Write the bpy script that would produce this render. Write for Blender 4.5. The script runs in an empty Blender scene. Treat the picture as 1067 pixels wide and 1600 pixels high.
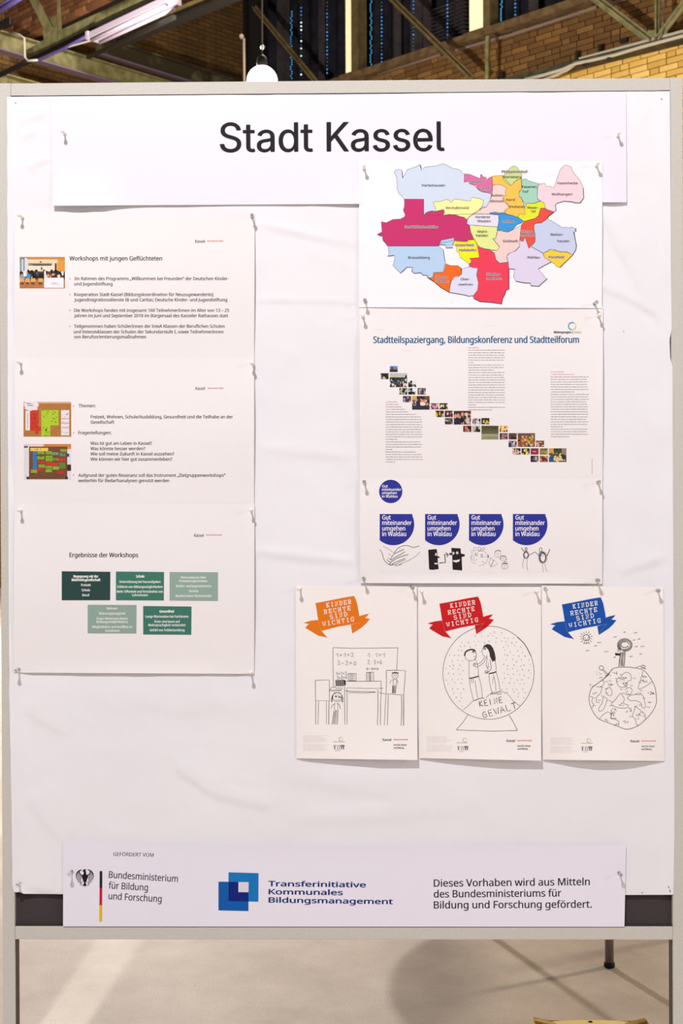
import bpy, bmesh, math, random
import numpy as np
from mathutils import Vector, Matrix, noise
from mathutils.geometry import tessellate_polygon

C = bpy.context.scene.collection
SC = bpy.context.scene
RAD = math.radians

# ------------------------------------------------------------------ camera
CAM = Vector((0.03207, -2.33159, 1.18439))
cam_d = bpy.data.cameras.new('camera')
cam_d.sensor_fit = 'VERTICAL'; cam_d.sensor_height = 36.0
cam_d.lens = 45.0                       # 2000 px over 1600 px
cam_d.dof.use_dof = True; cam_d.dof.focus_distance = 2.33; cam_d.dof.aperture_fstop = 15.0
cam_d.clip_start = 0.05; cam_d.clip_end = 200
cam = bpy.data.objects.new('camera', cam_d); C.objects.link(cam)
ROT = Matrix.Rotation(0.01341, 3, 'Z') @ Matrix.Rotation(-0.00344, 3, 'X') @ Matrix.Rotation(0.00398, 3, 'Y')
cam.matrix_world = Matrix.Translation(CAM) @ (ROT @ Matrix.Rotation(RAD(90), 3, 'X')).to_4x4()
SC.camera = cam

# ------------------------------------------------------------------ world and lights
w = bpy.data.worlds.new('hall_ambience'); SC.world = w; w.use_nodes = True
bg = w.node_tree.nodes['Background']; bg.inputs[0].default_value = (1.0, 0.965, 0.965, 1); bg.inputs[1].default_value = 0.38

def lamp(name, loc, power, color, size):
    d = bpy.data.lights.new(name, 'POINT'); d.energy = power; d.color = color; d.shadow_soft_size = size
    o = bpy.data.objects.new(name, d); o.location = loc; C.objects.link(o); return o
lamp('hall_spot_front', (-0.76, -2.85, 4.45), 575, (1.0, 0.965, 0.985), 0.05)
lamp('hall_lamp_side', (4.2, -3.2, 2.3), 130, (1.0, 0.96, 0.94), 0.35)
lamp('hall_lamp_left', (-2.3, 8.8, 4.3), 1900, (1.0, 0.93, 0.87), 0.10)
lamp('added_fill_near', (-2.3, 2.3, 2.7), 38, (1.0, 0.93, 0.88), 0.12)  # added fill that brightens the left floor, not a known hall lamp
lamp('hall_lamp_back', (0.9, 9.5, 9.6), 2700, (1.0, 0.93, 0.87), 0.25)
lamp('hall_lamp_right', (7.5, 4.5, 5.0), 1500, (1.0, 0.86, 0.62), 0.3)

SC.view_settings.view_transform = 'Standard'; SC.view_settings.look = 'None'
SC.view_settings.gamma = 1.0; SC.view_settings.use_curve_mapping = False
SC.view_settings.exposure = 0.0

# ------------------------------------------------------------------ geometry of view (only to measure where things are)
def ray(px, py):
    return ROT @ Vector(((px - 533.5) / 2000.0, 1.0, (800.0 - py) / 2000.0))
def at_plane(px, py, P0, n):
    d = ray(px, py); t = (Vector(P0) - CAM).dot(n) / d.dot(n); return CAM + d * t
def at_depth(px, py, z):
    return CAM + ray(px, py) * z
def B(px, py, out=0.0):                 # a point on the pinboard's face, `out` metres in front of it
    d = ray(px, py); t = (-out - CAM.y) / d.y; return CAM + d * t

# ------------------------------------------------------------------ materials
def srgb(r, g, b):
    f = lambda c: (c / 255 / 12.92) if c / 255 <= 0.04045 else ((c / 255 + 0.055) / 1.055) ** 2.4
    return (f(r), f(g), f(b), 1.0)
MATS = {}
def mat(name, col, rough=0.6, metal=0.0, emit=None, estr=1.0, spec=0.3, trans=0.0):
    if name in MATS: return MATS[name]
    m = bpy.data.materials.new(name); m.use_nodes = True
    b = m.node_tree.nodes['Principled BSDF']
    b.inputs['Base Color'].default_value = srgb(*col); b.inputs['Roughness'].default_value = rough
    b.inputs['Metallic'].default_value = metal; b.inputs['Specular IOR Level'].default_value = spec
    if trans: b.inputs['Transmission Weight'].default_value = trans; b.inputs['IOR'].default_value = 1.45
    if emit: b.inputs['Emission Color'].default_value = srgb(*emit); b.inputs['Emission Strength'].default_value = estr
    MATS[name] = m; return m
def nodes_of(m): return m.node_tree.nodes, m.node_tree.links, m.node_tree.nodes['Principled BSDF']
def noisy(name, c1, c2, scale, rough=0.6, metal=0.0, bump=0.0, bscale=None, spec=0.3, detail=6, lo=0.35, hi=0.65, dist=0.002):
    if name in MATS: return MATS[name]
    m = mat(name, c1, rough, metal, spec=spec); N, L, b = nodes_of(m)
    tc = N.new('ShaderNodeTexCoord'); n = N.new('ShaderNodeTexNoise'); n.inputs['Scale'].default_value = scale; n.inputs['Detail'].default_value = detail
    r = N.new('ShaderNodeValToRGB'); r.color_ramp.elements[0].position = lo; r.color_ramp.elements[1].position = hi
    r.color_ramp.elements[0].color = srgb(*c1); r.color_ramp.elements[1].color = srgb(*c2)
    L.new(tc.outputs['Object'], n.inputs['Vector']); L.new(n.outputs['Fac'], r.inputs['Fac']); L.new(r.outputs['Color'], b.inputs['Base Color'])
    if bump:
        n2 = N.new('ShaderNodeTexNoise'); n2.inputs['Scale'].default_value = bscale or scale; n2.inputs['Detail'].default_value = 8
        bp = N.new('ShaderNodeBump'); bp.inputs['Strength'].default_value = bump; bp.inputs['Distance'].default_value = dist
        L.new(tc.outputs['Object'], n2.inputs['Vector']); L.new(n2.outputs['Fac'], bp.inputs['Height']); L.new(bp.outputs['Normal'], b.inputs['Normal'])
    return m
def ink(r, g, b): return mat('ink_%d_%d_%d' % (r, g, b), (r, g, b), 0.6, spec=0.2)
def vcol_mat():
    if 'photo_print' in MATS: return MATS['photo_print']
    m = mat('photo_print', (255, 255, 255), 0.5, spec=0.2); N, L, b = nodes_of(m)
    a = N.new('ShaderNodeVertexColor'); a.layer_name = 'print'; L.new(a.outputs['Color'], b.inputs['Base Color']); return m

M_BACK = noisy('packing_paper', (241, 239, 244), (245, 243, 247), 3.0, 0.75, bump=0.45, bscale=7, dist=0.006)
M_BANN = noisy('banner_paper', (241, 237, 250), (243, 239, 251), 2.0, 0.5, bump=0.04, bscale=9, spec=0.35)
M_PAGE = noisy('page_paper', (243, 238, 239), (246, 241, 241), 2.5, 0.7, bump=0.08, bscale=11)
M_GLOSS = noisy('map_paper', (250, 247, 251), (251, 249, 252), 2.5, 0.5, bump=0.05, bscale=9)
M_POST = noisy('poster_paper', (250, 242, 240), (251, 245, 243), 2.5, 0.65, bump=0.05, bscale=9)
M_ALU = noisy('grey_lacquered_aluminium', (204, 200, 191), (209, 205, 197), 220, 0.45, 0.0, bump=0.05, bscale=700, spec=0.4, dist=0.0005)
M_ALUD = mat('dark_inner_edge', (62, 60, 54), 0.6)
M_FELT = noisy('charcoal_felt', (66, 58, 60), (80, 71, 73), 900, 0.95, bump=0.4, bscale=1500, spec=0.1)
M_PINW = mat('white_pin_plastic', (246, 243, 232), 0.25, spec=0.6)
M_PINC = mat('clear_pin_plastic', (246, 242, 240), 0.06, trans=0.9, spec=0.6)
M_STEEL = mat('pin_steel', (170, 170, 172), 0.25, 1.0)

# ------------------------------------------------------------------ mesh helpers
def link(name, me, parent=None, smooth=False):
    o = bpy.data.objects.new(name, me); C.objects.link(o)
    if smooth: me.shade_smooth() if hasattr(me, 'shade_smooth') else None
    if parent is not None: o.parent = parent
    return o
def tag(o, label=None, cat=None, group=None, kind=None):
    if label: o['label'] = label
    if cat: o['category'] = cat
    if group: o['group'] = group
    if kind: o['kind'] = kind
    return o
def empty(name, loc=(0, 0, 0), rz=0.0):
    o = bpy.data.objects.new(name, None); o.location = loc; o.rotation_euler = (0, 0, rz); o.empty_display_size = 0.05; C.objects.link(o); return o
class MB:
    def __init__(s): s.v = []; s.f = []
    def add(s, vs, fs):
        k = len(s.v); s.v += [tuple(p) for p in vs]; s.f += [tuple(k + i for i in f) for f in fs]; return s
    def box(s, lo, hi, M=None):
        x0, y0, z0 = lo; x1, y1, z1 = hi
        vs = [Vector(p) for p in ((x0,y0,z0),(x1,y0,z0),(x1,y1,z0),(x0,y1,z0),(x0,y0,z1),(x1,y0,z1),(x1,y1,z1),(x0,y1,z1))]
        if M is not None: vs = [M @ p for p in vs]
        return s.add(vs, [(0,3,2,1),(4,5,6,7),(0,1,5,4),(1,2,6,5),(2,3,7,6),(3,0,4,7)])
    def bar(s, p, q, wd, ht, up=Vector((0, 0, 1))):
        p = Vector(p); q = Vector(q); d = (q - p); L = d.length; d.normalize()
        side = d.cross(up)
        if side.length < 1e-4: side = Vector((1, 0, 0))
        side.normalize(); u = side.cross(d).normalized()
        M = Matrix((( side.x, d.x, u.x, p.x), (side.y, d.y, u.y, p.y), (side.z, d.z, u.z, p.z), (0, 0, 0, 1)))
        return s.box((-wd/2, 0, -ht/2), (wd/2, L, ht/2), M)
    def tube(s, pts, r, seg=8, cap=True):
        pts = [Vector(p) for p in pts]; k0 = len(s.v); n = len(pts)
        for i, p in enumerate(pts):
            d = (pts[min(i+1, n-1)] - pts[max(i-1, 0)]).normalized()
            a = d.cross(Vector((0, 0, 1)))
            if a.length < 0.05: a = d.cross(Vector((1, 0, 0)))
            a.normalize(); b_ = d.cross(a)
            rr = r[i] if isinstance(r, (list, tuple)) else r
            for j in range(seg):
                t = 2 * math.pi * j / seg; s.v.append(tuple(p + a * (rr * math.cos(t)) + b_ * (rr * math.sin(t))))
        for i in range(n - 1):
            for j in range(seg):
                a0 = k0 + i * seg + j; a1 = k0 + i * seg + (j + 1) % seg
                s.f.append((a0, a1, a1 + seg, a0 + seg))
        if cap: s.f.append(tuple(k0 + j for j in range(seg))[::-1]); s.f.append(tuple(k0 + (n-1) * seg + j for j in range(seg)))
        return s
    def lathe(s, prof, M=None, seg=20):         # profile (radius, height) about z
        k0 = len(s.v); n = len(prof)
        for (r, h) in prof:
            for j in range(seg):
                t = 2 * math.pi * j / seg; p = Vector((r * math.cos(t), r * math.sin(t), h))
                if M is not None: p = M @ p
                s.v.append(tuple(p))
        for i in range(n - 1):
            for j in range(seg):
                a0 = k0 + i * seg + j; a1 = k0 + i * seg + (j + 1) % seg
                s.f.append((a0, a1, a1 + seg, a0 + seg))
        s.f.append(tuple(k0 + j for j in range(seg))[::-1]); s.f.append(tuple(k0 + (n-1) * seg + j for j in range(seg)))
        return s
    def mesh(s, name, m):
        me = bpy.data.meshes.new(name); me.from_pydata(s.v, [], s.f); me.update()
        if m is not None: me.materials.append(m)
        return me
    def build(s, name, m, parent=None, smooth=False, bevel=0.0):
        me = s.mesh(name, m)
        o = link(name, me, parent)
        if smooth: me.polygons.foreach_set('use_smooth', [True] * len(me.polygons))
        if bevel:
            md = o.modifiers.new('bevel', 'BEVEL'); md.width = bevel; md.segments = 2; md.limit_method = 'ANGLE'
        return o

# ------------------------------------------------------------------ lettering: outlines kept as text, filled here
# glyph outlines: character code -> (advance, loops of x, y in thousandths)
FONT_DATA = {
'N': {
 65: (512, [[437,0,368,177,141,177,73,0,0,0,224,575,289,575,512,0],[259,489,255,500,165,241,346,241]]),
 66: (521, [[241,573,336,565,404,541,445,497,459,431,456,399,446,371,431,347,409,328,382,313,350,304,350,300,384,292,415,279,441,261,461,236,474,203,478,163,472,115,454,74,425,42,385,19,337,5,279,0,78,0,78,573],[256,329,318,335,357,352,377,382,384,423,376,463,351,490,308,506,245,511,150,511,150,329],[150,269,150,61,265,61,330,68,371,91,394,125,401,168,398,197,388,221,370,241,344,256,307,266,260,269]]),
 67: (507, [[323,517,280,513,241,502,206,482,178,456,155,423,139,383,129,337,125,286,131,220,147,164,175,117,213,83,262,62,322,55,359,57,394,62,427,69,460,78,460,15,427,5,393,-2,356,-7,312,-8,232,1,166,28,115,72,78,131,56,203,49,287,53,349,67,406,89,456,120,499,159,534,206,559,261,575,324,581,367,578,409,572,448,561,482,547,453,486,394,508,360,515]]),
 68: (585, [[536,292,528,203,501,131,457,74,399,33,325,8,237,0,78,0,78,573,254,573,335,565,404,540,460,501,502,446,528,377],[460,289,454,359,435,415,404,457,361,487,308,505,244,511,150,511,150,62,228,62,329,76,402,119,446,190]]),
 69: (446, [[398,0,78,0,78,573,398,573,398,509,150,509,150,330,383,330,383,268,150,268,150,63,398,63]]),
 70: (416, [[150,0,78,0,78,573,398,573,398,509,150,509,150,306,383,306,383,243,150,243]]),
 71: (584, [[326,302,524,302,524,22,478,8,431,-1,380,-6,323,-8,241,1,173,28,120,71,81,130,57,202,49,286,58,370,84,442,127,500,186,544,259,571,346,581,392,578,437,572,478,561,516,547,489,484,457,497,421,508,382,515,342,517,278,510,225,489,181,455,150,409,131,353,124,286,130,222,146,166,175,119,216,84,270,62,340,55,375,56,404,59,452,68,452,238,326,238]]),
 72: (594, [[516,0,443,0,443,267,150,267,150,0,78,0,78,573,150,573,150,330,443,330,443,573,516,573]]),
 73: (272, [[239,0,32,0,32,42,99,57,99,515,32,531,32,573,239,573,239,531,172,515,172,57,239,42]]),
 74: (219, [[-3,-152,-21,-152,-37,-150,-63,-142,-63,-81,-35,-87,-5,-89,15,-87,33,-81,50,-70,63,-53,71,-29,74,3,74,573,146,573,146,9,141,-42,128,-82,105,-113,75,-135,39,-148]]),
 75: (496, [[496,0,411,0,209,273,150,222,150,0,78,0,78,573,150,573,150,290,174,318,249,399,403,573,488,573,261,323]]),
 76: (420, [[78,0,78,573,150,573,150,64,400,64,400,0]]),
 77: (727, [[330,0,142,502,139,502,144,0,78,0,78,573,184,573,361,103,364,103,544,573,650,573,650,0,578,0,584,501,581,501,390,0]]),
 78: (609, [[532,0,447,0,141,476,138,476,144,0,78,0,78,573,161,573,467,99,470,99,464,249,464,573,532,573]]),
 79: (626, [[577,287,573,224,561,166,540,116,510,73,473,38,428,13,375,-3,314,-8,251,-3,196,13,151,39,114,73,85,116,65,167,53,224,49,288,56,370,78,442,114,500,166,545,232,572,314,581,393,572,459,545,510,501,547,442,570,370],[125,287,130,220,145,163,171,117,207,83,255,62,314,55,373,62,420,83,456,117,481,163,496,220,501,287,490,384,456,457,398,503,314,518,255,511,207,490,171,457,145,411,130,354]]),
 80: (485, [[229,573,326,562,393,528,431,475,444,404,441,370,433,336,417,306,395,278,364,255,324,238,275,227,216,223,150,223,150,0,78,0,78,573],[223,511,150,511,150,285,208,285,258,288,298,296,330,311,352,334,365,363,370,401,361,449,334,484,289,504]]),
 82: (499, [[236,573,301,568,353,555,393,532,422,500,439,460,444,410,440,368,427,334,408,306,385,285,358,269,330,257,487,0,403,0,264,237,150,237,150,0,78,0,78,573],[232,510,150,510,150,298,236,298,296,304,338,325,362,359,370,407,366,440,355,467,336,486,310,500,275,507]]),
 83: (440, [[403,153,396,106,378,66,348,35,307,11,257,-3,198,-8,137,-5,83,4,61,11,41,19,41,88,73,76,113,65,156,57,201,55,240,57,273,66,298,79,316,98,327,120,330,147,327,173,318,194,302,213,277,230,242,247,161,279,131,294,106,311,85,330,69,351,57,375,50,403,48,435,54,477,71,513,99,542,136,563,180,576,231,581,276,578,318,572,355,562,389,549,366,487,336,499,302,508,266,515,229,517,196,515,169,507,148,494,133,478,124,457,121,434,124,407,133,386,149,367,172,351,204,335,293,299,332,279,362,255,385,228,398,194]]),
 84: (446, [[259,0,187,0,187,509,8,509,8,573,437,573,437,509,259,509]]),
 85: (586, [[513,202,507,146,489,95,459,52,416,20,360,-1,290,-8,196,7,128,50,86,118,72,204,72,573,144,573,144,201,154,139,182,93,228,64,294,55,342,59,379,73,407,96,427,126,438,161,442,202,442,573,513,573]]),
 86: (481, [[481,573,277,0,204,0,0,573,75,573,204,205,213,182,241,80,255,140,405,573]]),
 87: (746, [[735,573,583,0,510,0,370,488,348,391,342,373,234,0,161,0,10,573,85,573,194,134,201,87,206,119,213,154,333,573,407,573,532,151,544,87,550,129,660,573]]),
 90: (459, [[427,0,30,0,30,55,332,508,40,508,40,573,419,573,419,518,118,64,427,64]]),
 97: (450, [[231,437,299,428,347,403,376,358,385,293,385,0,334,0,320,61,317,61,298,40,279,22,258,9,234,-1,206,-6,172,-8,136,-5,103,6,75,23,55,48,41,80,37,119,50,176,87,219,152,245,243,257,316,259,316,285,310,330,293,359,265,375,227,380,194,378,163,370,133,359,106,347,84,400,115,414,151,426,190,434],[252,208,184,200,141,182,118,155,110,119,115,87,132,66,157,53,188,49,238,56,279,79,306,117,315,172,315,210]]),
 98: (493, [[139,461,138,410,135,373,139,373,161,398,189,419,226,432,272,437,344,423,401,381,437,312,449,215,444,147,427,91,400,48,365,17,322,-2,272,-8,226,-3,189,10,161,31,139,55,133,55,119,0,68,0,68,609,139,609],[260,379,219,374,188,361,165,339,150,308,142,268,145,144,165,93,202,61,261,51,312,61,348,93,369,145,376,216,369,287,348,338,311,368]]),
 99: (385, [[241,-8,187,-2,139,15,99,45,69,87,50,143,44,213,51,284,71,342,102,385,142,415,191,432,245,438,278,436,309,431,336,424,358,415,337,356,292,370,267,374,244,376,204,371,172,358,148,335,131,303,120,263,117,213,120,166,131,126,148,94,172,71,202,58,240,53,273,55,302,60,328,68,351,78,351,15,328,5,304,-2,275,-7]]),
 100: (493, [[221,-8,148,6,92,48,56,117,44,214,56,311,93,381,149,424,221,438,253,436,280,429,303,420,323,407,340,391,354,374,359,374,354,438,354,609,425,609,425,0,368,0,358,58,354,58,340,40,323,24,303,11,279,1,252,-6],[232,51,290,60,328,88,348,135,355,200,355,213,349,284,329,336,291,369,231,379,181,368,146,334,124,281,117,213,124,144,146,93,181,61]]),
 101: (452, [[234,438,286,432,329,414,364,385,390,346,406,299,411,244,411,201,117,201,127,137,154,90,197,62,254,52,293,54,327,60,359,69,392,82,392,20,359,8,327,-1,292,-6,251,-8,194,-2,143,17,101,48,70,91,51,146,44,212,50,277,68,333,96,378,134,411,181,431],[233,380,188,372,154,348,130,309,119,257,338,257,335,292,326,322,312,346,292,364,266,376]]),
 102: (276, [[266,375,158,375,158,0,87,0,87,375,12,375,12,408,87,432,87,457,92,507,104,547,124,577,152,597,186,609,227,613,252,612,274,609,310,599,292,544,245,555,228,556,197,550,175,532,162,502,158,458,158,430,266,430]]),
 103: (493, [[221,438,261,434,297,422,329,402,355,373,359,373,369,430,425,430,425,-7,420,-63,404,-109,378,-146,341,-172,293,-187,233,-192,188,-191,147,-186,110,-177,78,-165,78,-100,111,-114,149,-125,191,-132,237,-134,286,-126,324,-101,347,-63,355,-13,358,57,354,57,329,28,299,8,263,-4,221,-8,147,7,91,51,56,121,44,214,56,306,91,377,147,423],[230,379,197,374,169,359,147,336,130,303,120,262,117,213,124,143,146,92,182,60,232,50,262,52,288,58,309,69,326,85,340,105,349,131,354,161,356,214,353,267,343,309,326,340,302,362,270,374]]),
 104: (496, [[139,431,138,399,135,370,140,370,155,391,174,407,196,420,221,429,247,435,273,437,321,433,360,421,391,400,413,370,426,330,431,280,431,0,361,0,361,275,355,321,338,353,308,372,265,379,222,374,189,360,166,338,150,308,142,269,139,222,139,0,68,0,68,609,139,609]]),
 105: (207, [[139,430,139,0,68,0,68,430],[104,591,119,588,133,580,142,566,145,546,142,526,133,512,119,504,104,501,88,504,75,512,66,526,63,546,66,566,75,580,88,588]]),
 106: (207, [[18,-192,-1,-192,-18,-190,-32,-187,-44,-183,-44,-126,-19,-132,9,-134,32,-130,51,-120,64,-100,68,-67,68,430,139,430,139,-64,136,-101,126,-133,110,-159,87,-177,56,-189],[63,546,66,566,75,580,88,588,104,591,119,588,133,580,142,566,145,546,142,526,133,512,119,504,104,501,88,504,75,512,66,526]]),
 107: (428, [[135,221,138,221,326,430,409,430,235,246,421,0,336,0,187,200,138,158,138,0,68,0,68,609,138,609]]),
 108: (207, [[139,0,68,0,68,609,139,609]]),
 109: (750, [[540,438,603,429,649,401,676,352,685,280,685,0,615,0,615,277,610,321,594,353,567,372,528,379,474,369,438,342,418,298,411,237,411,0,342,0,342,277,339,308,332,333,320,353,303,367,281,376,253,379,215,374,185,360,164,338,150,308,141,269,139,223,139,0,68,0,68,430,125,430,136,371,140,371,155,392,173,409,194,422,217,431,241,436,266,438,312,433,349,420,378,398,398,366,402,366,427,398,461,420,499,433]]),
 110: (496, [[275,438,343,429,391,401,421,352,431,280,431,0,361,0,361,275,355,321,338,353,308,372,265,379,204,368,166,338,146,289,139,223,139,0,68,0,68,430,125,430,136,371,140,371,156,392,175,409,198,422,222,431,248,436]]),
 111: (485, [[442,216,438,165,428,121,411,82,388,51,359,25,324,7,285,-4,241,-8,200,-4,163,7,129,25,100,51,77,82,59,121,48,165,44,216,50,282,68,336,97,380,137,412,186,431,244,438,299,431,347,412,387,380,417,336,436,282],[117,216,120,169,130,128,147,95,172,71,203,56,243,51,282,56,314,71,339,95,356,128,366,169,369,216,365,263,355,303,338,335,314,359,282,374,242,379,185,368,147,335,124,284]]),
 112: (493, [[273,438,344,424,401,383,437,313,449,216,444,148,427,93,401,49,365,17,322,-2,272,-8,241,-6,213,1,190,11,170,24,153,38,139,55,134,55,139,-16,139,-192,68,-192,68,430,126,430,136,371,139,371,153,389,170,405,189,419,213,429,240,436],[260,379,221,374,190,362,167,342,152,313,142,275,142,167,150,126,165,93,188,70,220,55,261,51,297,56,326,72,348,98,364,131,373,171,376,217,369,283,348,334,311,367]]),
 114: (331, [[269,438,319,433,310,368,264,374,240,371,217,363,195,351,176,334,161,313,149,289,141,261,139,229,139,0,68,0,68,430,126,430,134,351,137,351,152,374,170,395,191,413,214,426,240,435]]),
 115: (384, [[348,119,343,80,327,49,302,24,268,6,226,-4,176,-8,135,-6,99,-1,68,8,42,19,42,83,70,71,104,60,141,52,178,49,224,53,256,66,274,86,280,112,278,128,271,141,259,154,239,167,212,180,135,212,103,228,76,245,57,266,45,292,41,324,52,372,85,408,137,430,202,438,240,436,275,430,308,421,339,409,315,353,258,372,228,378,197,380,159,377,131,366,114,350,108,328,111,312,119,298,133,286,154,274,182,261,257,231,289,215,314,197,333,176,344,150]]),
 116: (289, [[212,50,228,50,260,55,272,59,272,5,258,0,240,-4,219,-7,200,-8,167,-5,138,4,112,20,91,44,78,79,74,125,74,375,13,375,13,409,75,437,103,528,144,528,144,430,269,430,269,375,144,375,144,127,149,93,163,69,185,54]]),
 117: (496, [[427,430,427,0,370,0,359,57,356,57,340,36,321,20,298,8,273,-1,247,-6,220,-8,173,-4,134,8,103,29,81,59,68,99,63,148,63,430,135,430,135,153,141,108,158,76,188,57,230,51,273,55,306,69,330,91,345,121,354,160,357,206,357,430]]),
 118: (407, [[163,0,0,430,75,430,201,63,204,63,332,430,407,430,244,0]]),
 119: (630, [[331,292,328,308,316,357,313,357,207,1,127,1,9,431,82,431,167,90,169,73,172,73,277,431,354,431,455,90,457,74,460,74,466,108,549,431,621,431,502,1,419,1]]),
 121: (409, [[1,430,76,430,191,124,205,68,209,68,245,186,333,430,409,430,224,-59,207,-97,188,-130,165,-156,138,-176,106,-188,67,-192,49,-192,9,-186,9,-130,56,-135,79,-132,99,-126,116,-114,130,-99,142,-80,152,-59,174,-2]]),
 122: (377, [[346,0,31,0,31,47,262,375,45,375,45,430,340,430,340,377,112,55,346,55]]),
 228: (450, [[231,437,299,428,347,403,376,358,385,293,385,0,334,0,320,61,317,61,298,40,279,22,258,9,234,-1,206,-6,172,-8,136,-5,103,6,75,23,55,48,41,80,37,119,50,176,87,219,152,245,243,257,316,259,316,285,310,330,293,359,265,375,227,380,194,378,163,370,133,359,106,347,84,400,115,414,151,426,190,434],[252,208,184,200,141,182,118,155,110,119,115,87,132,66,157,53,188,49,238,56,279,79,306,117,315,172,315,210],[113,546,116,564,124,576,137,583,151,585,165,583,177,576,186,564,188,546,186,529,177,516,165,509,151,506,137,509,124,516,116,529],[264,546,267,564,275,576,287,583,301,585,315,583,327,576,336,564,338,546,336,529,327,516,315,509,301,506,287,509,275,516,267,529]]),
 246: (485, [[442,216,438,165,428,121,411,82,388,51,359,25,324,7,285,-4,241,-8,200,-4,163,7,129,25,100,51,77,82,59,121,48,165,44,216,50,282,68,336,97,380,137,412,186,431,244,438,299,431,347,412,387,380,417,336,436,282],[117,216,120,169,130,128,147,95,172,71,203,56,243,51,282,56,314,71,339,95,356,128,366,169,369,216,365,263,355,303,338,335,314,359,282,374,242,379,185,368,147,335,124,284],[131,546,134,564,142,576,154,583,168,585,183,583,195,576,203,564,206,546,203,529,195,516,183,509,168,506,154,509,142,516,134,529],[281,546,284,564,292,576,304,583,318,585,333,583,345,576,353,564,356,546,353,529,345,516,333,509,318,506,304,509,292,516,284,529]]),
 252: (496, [[427,430,427,0,370,0,359,57,356,57,340,36,321,20,298,8,273,-1,247,-6,220,-8,173,-4,134,8,103,29,81,59,68,99,63,148,63,430,135,430,135,153,141,108,158,76,188,57,230,51,273,55,306,69,330,91,345,121,354,160,357,206,357,430],[136,546,138,564,147,576,159,583,173,585,187,583,200,576,208,564,211,546,208,529,200,516,187,509,173,506,159,509,147,516,138,529],[286,546,289,564,297,576,309,583,323,585,337,583,350,576,358,564,361,546,358,529,350,516,337,509,323,506,309,509,297,516,289,529]]),
 223: (506, [[419,495,416,469,407,447,395,428,379,411,330,370,318,357,309,344,306,330,308,320,312,311,319,302,404,240,427,221,445,200,459,178,467,153,470,123,465,81,451,48,429,23,399,6,362,-5,321,-8,285,-6,254,-1,227,8,204,19,204,83,256,59,297,50,318,49,356,54,382,67,396,89,401,118,399,136,394,152,385,167,371,181,351,197,296,235,273,253,257,270,246,288,240,306,238,326,241,349,249,369,261,385,276,400,324,439,336,454,345,471,347,491,340,520,319,540,286,551,245,555,218,553,193,547,171,537,154,521,142,499,139,468,139,0,68,0,68,468,74,517,91,554,119,581,155,599,197,610,245,613,294,610,336,600,371,584,397,561,413,531]]),
 196: (512, [[437,0,368,177,141,177,73,0,0,0,224,575,289,575,512,0],[259,489,255,500,165,241,346,241],[143,689,146,707,154,719,166,726,180,728,195,726,207,719,215,707,218,689,215,671,207,659,195,651,180,649,166,651,154,659,146,671],[294,689,296,707,304,719,316,726,330,728,345,726,357,719,365,707,368,689,365,671,357,659,345,651,330,649,316,651,304,659,296,671]]),
 214: (626, [[577,287,573,224,561,166,540,116,510,73,473,38,428,13,375,-3,314,-8,251,-3,196,13,151,39,114,73,85,116,65,167,53,224,49,288,56,370,78,442,114,500,166,545,232,572,314,581,393,572,459,545,510,501,547,442,570,370],[125,287,130,220,145,163,171,117,207,83,255,62,314,55,373,62,420,83,456,117,481,163,496,220,501,287,490,384,456,457,398,503,314,518,255,511,207,490,171,457,145,411,130,354],[201,689,204,707,213,719,225,726,239,728,253,726,265,719,274,707,277,689,274,671,265,659,253,651,239,649,225,651,213,659,204,671],[352,689,355,707,363,719,375,726,389,728,403,726,415,719,424,707,427,689,424,671,415,659,403,651,389,649,375,651,363,659,355,671]]),
 48: (459, [[419,287,417,221,409,163,395,112,376,70,349,37,316,12,276,-3,229,-8,170,1,122,27,86,70,60,129,44,201,39,287,44,373,58,446,83,504,119,547,167,573,229,581,287,573,335,547,372,504,399,446,414,373],[110,287,113,215,121,156,137,111,159,78,190,59,229,52,268,59,298,78,320,110,336,156,345,215,348,287,345,359,336,417,320,463,298,495,268,515,229,521,190,515,159,495,137,463,121,417,113,359]]),
 49: (459, [[285,0,216,0,219,499,108,405,71,452,226,573,285,573]]),
 50: (459, [[417,0,38,0,38,59,228,251,261,287,287,320,306,353,318,387,322,424,315,466,294,496,261,514,221,520,181,517,147,506,115,489,83,466,45,513,68,531,94,548,122,561,153,572,186,578,221,581,270,576,313,562,347,540,372,510,388,472,394,428,389,385,375,344,353,305,324,267,288,227,247,185,128,67,128,64,417,64]]),
 51: (459, [[395,439,392,403,381,372,363,347,340,326,310,311,277,302,277,298,337,283,379,255,405,214,413,163,407,116,390,74,360,40,318,14,263,-3,193,-8,150,-6,110,-1,72,8,36,23,36,89,74,73,114,61,155,54,194,51,260,59,305,81,331,117,339,164,335,197,320,223,297,242,265,255,226,263,179,265,123,265,123,326,180,326,223,329,259,339,286,356,307,377,319,404,323,434,316,471,295,498,262,516,219,521,190,520,164,515,140,508,117,498,96,487,75,473,39,521,73,544,115,563,163,576,218,581,296,571,352,540,384,495]]),
 52: (459, [[443,130,359,130,359,0,291,0,291,130,17,130,17,190,286,576,359,576,359,193,443,193],[295,500,292,500,86,193,291,193]]),
 53: (459, [[221,351,275,346,322,331,361,307,389,274,407,232,413,183,407,128,387,81,356,43,314,15,261,-2,199,-8,156,-6,116,0,80,10,51,23,51,90,82,74,121,62,161,55,200,52,239,55,274,65,302,82,323,106,336,137,341,176,332,225,306,262,262,284,197,292,173,291,99,280,64,302,86,573,373,573,373,508,146,508,132,342,169,348]]),
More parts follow.
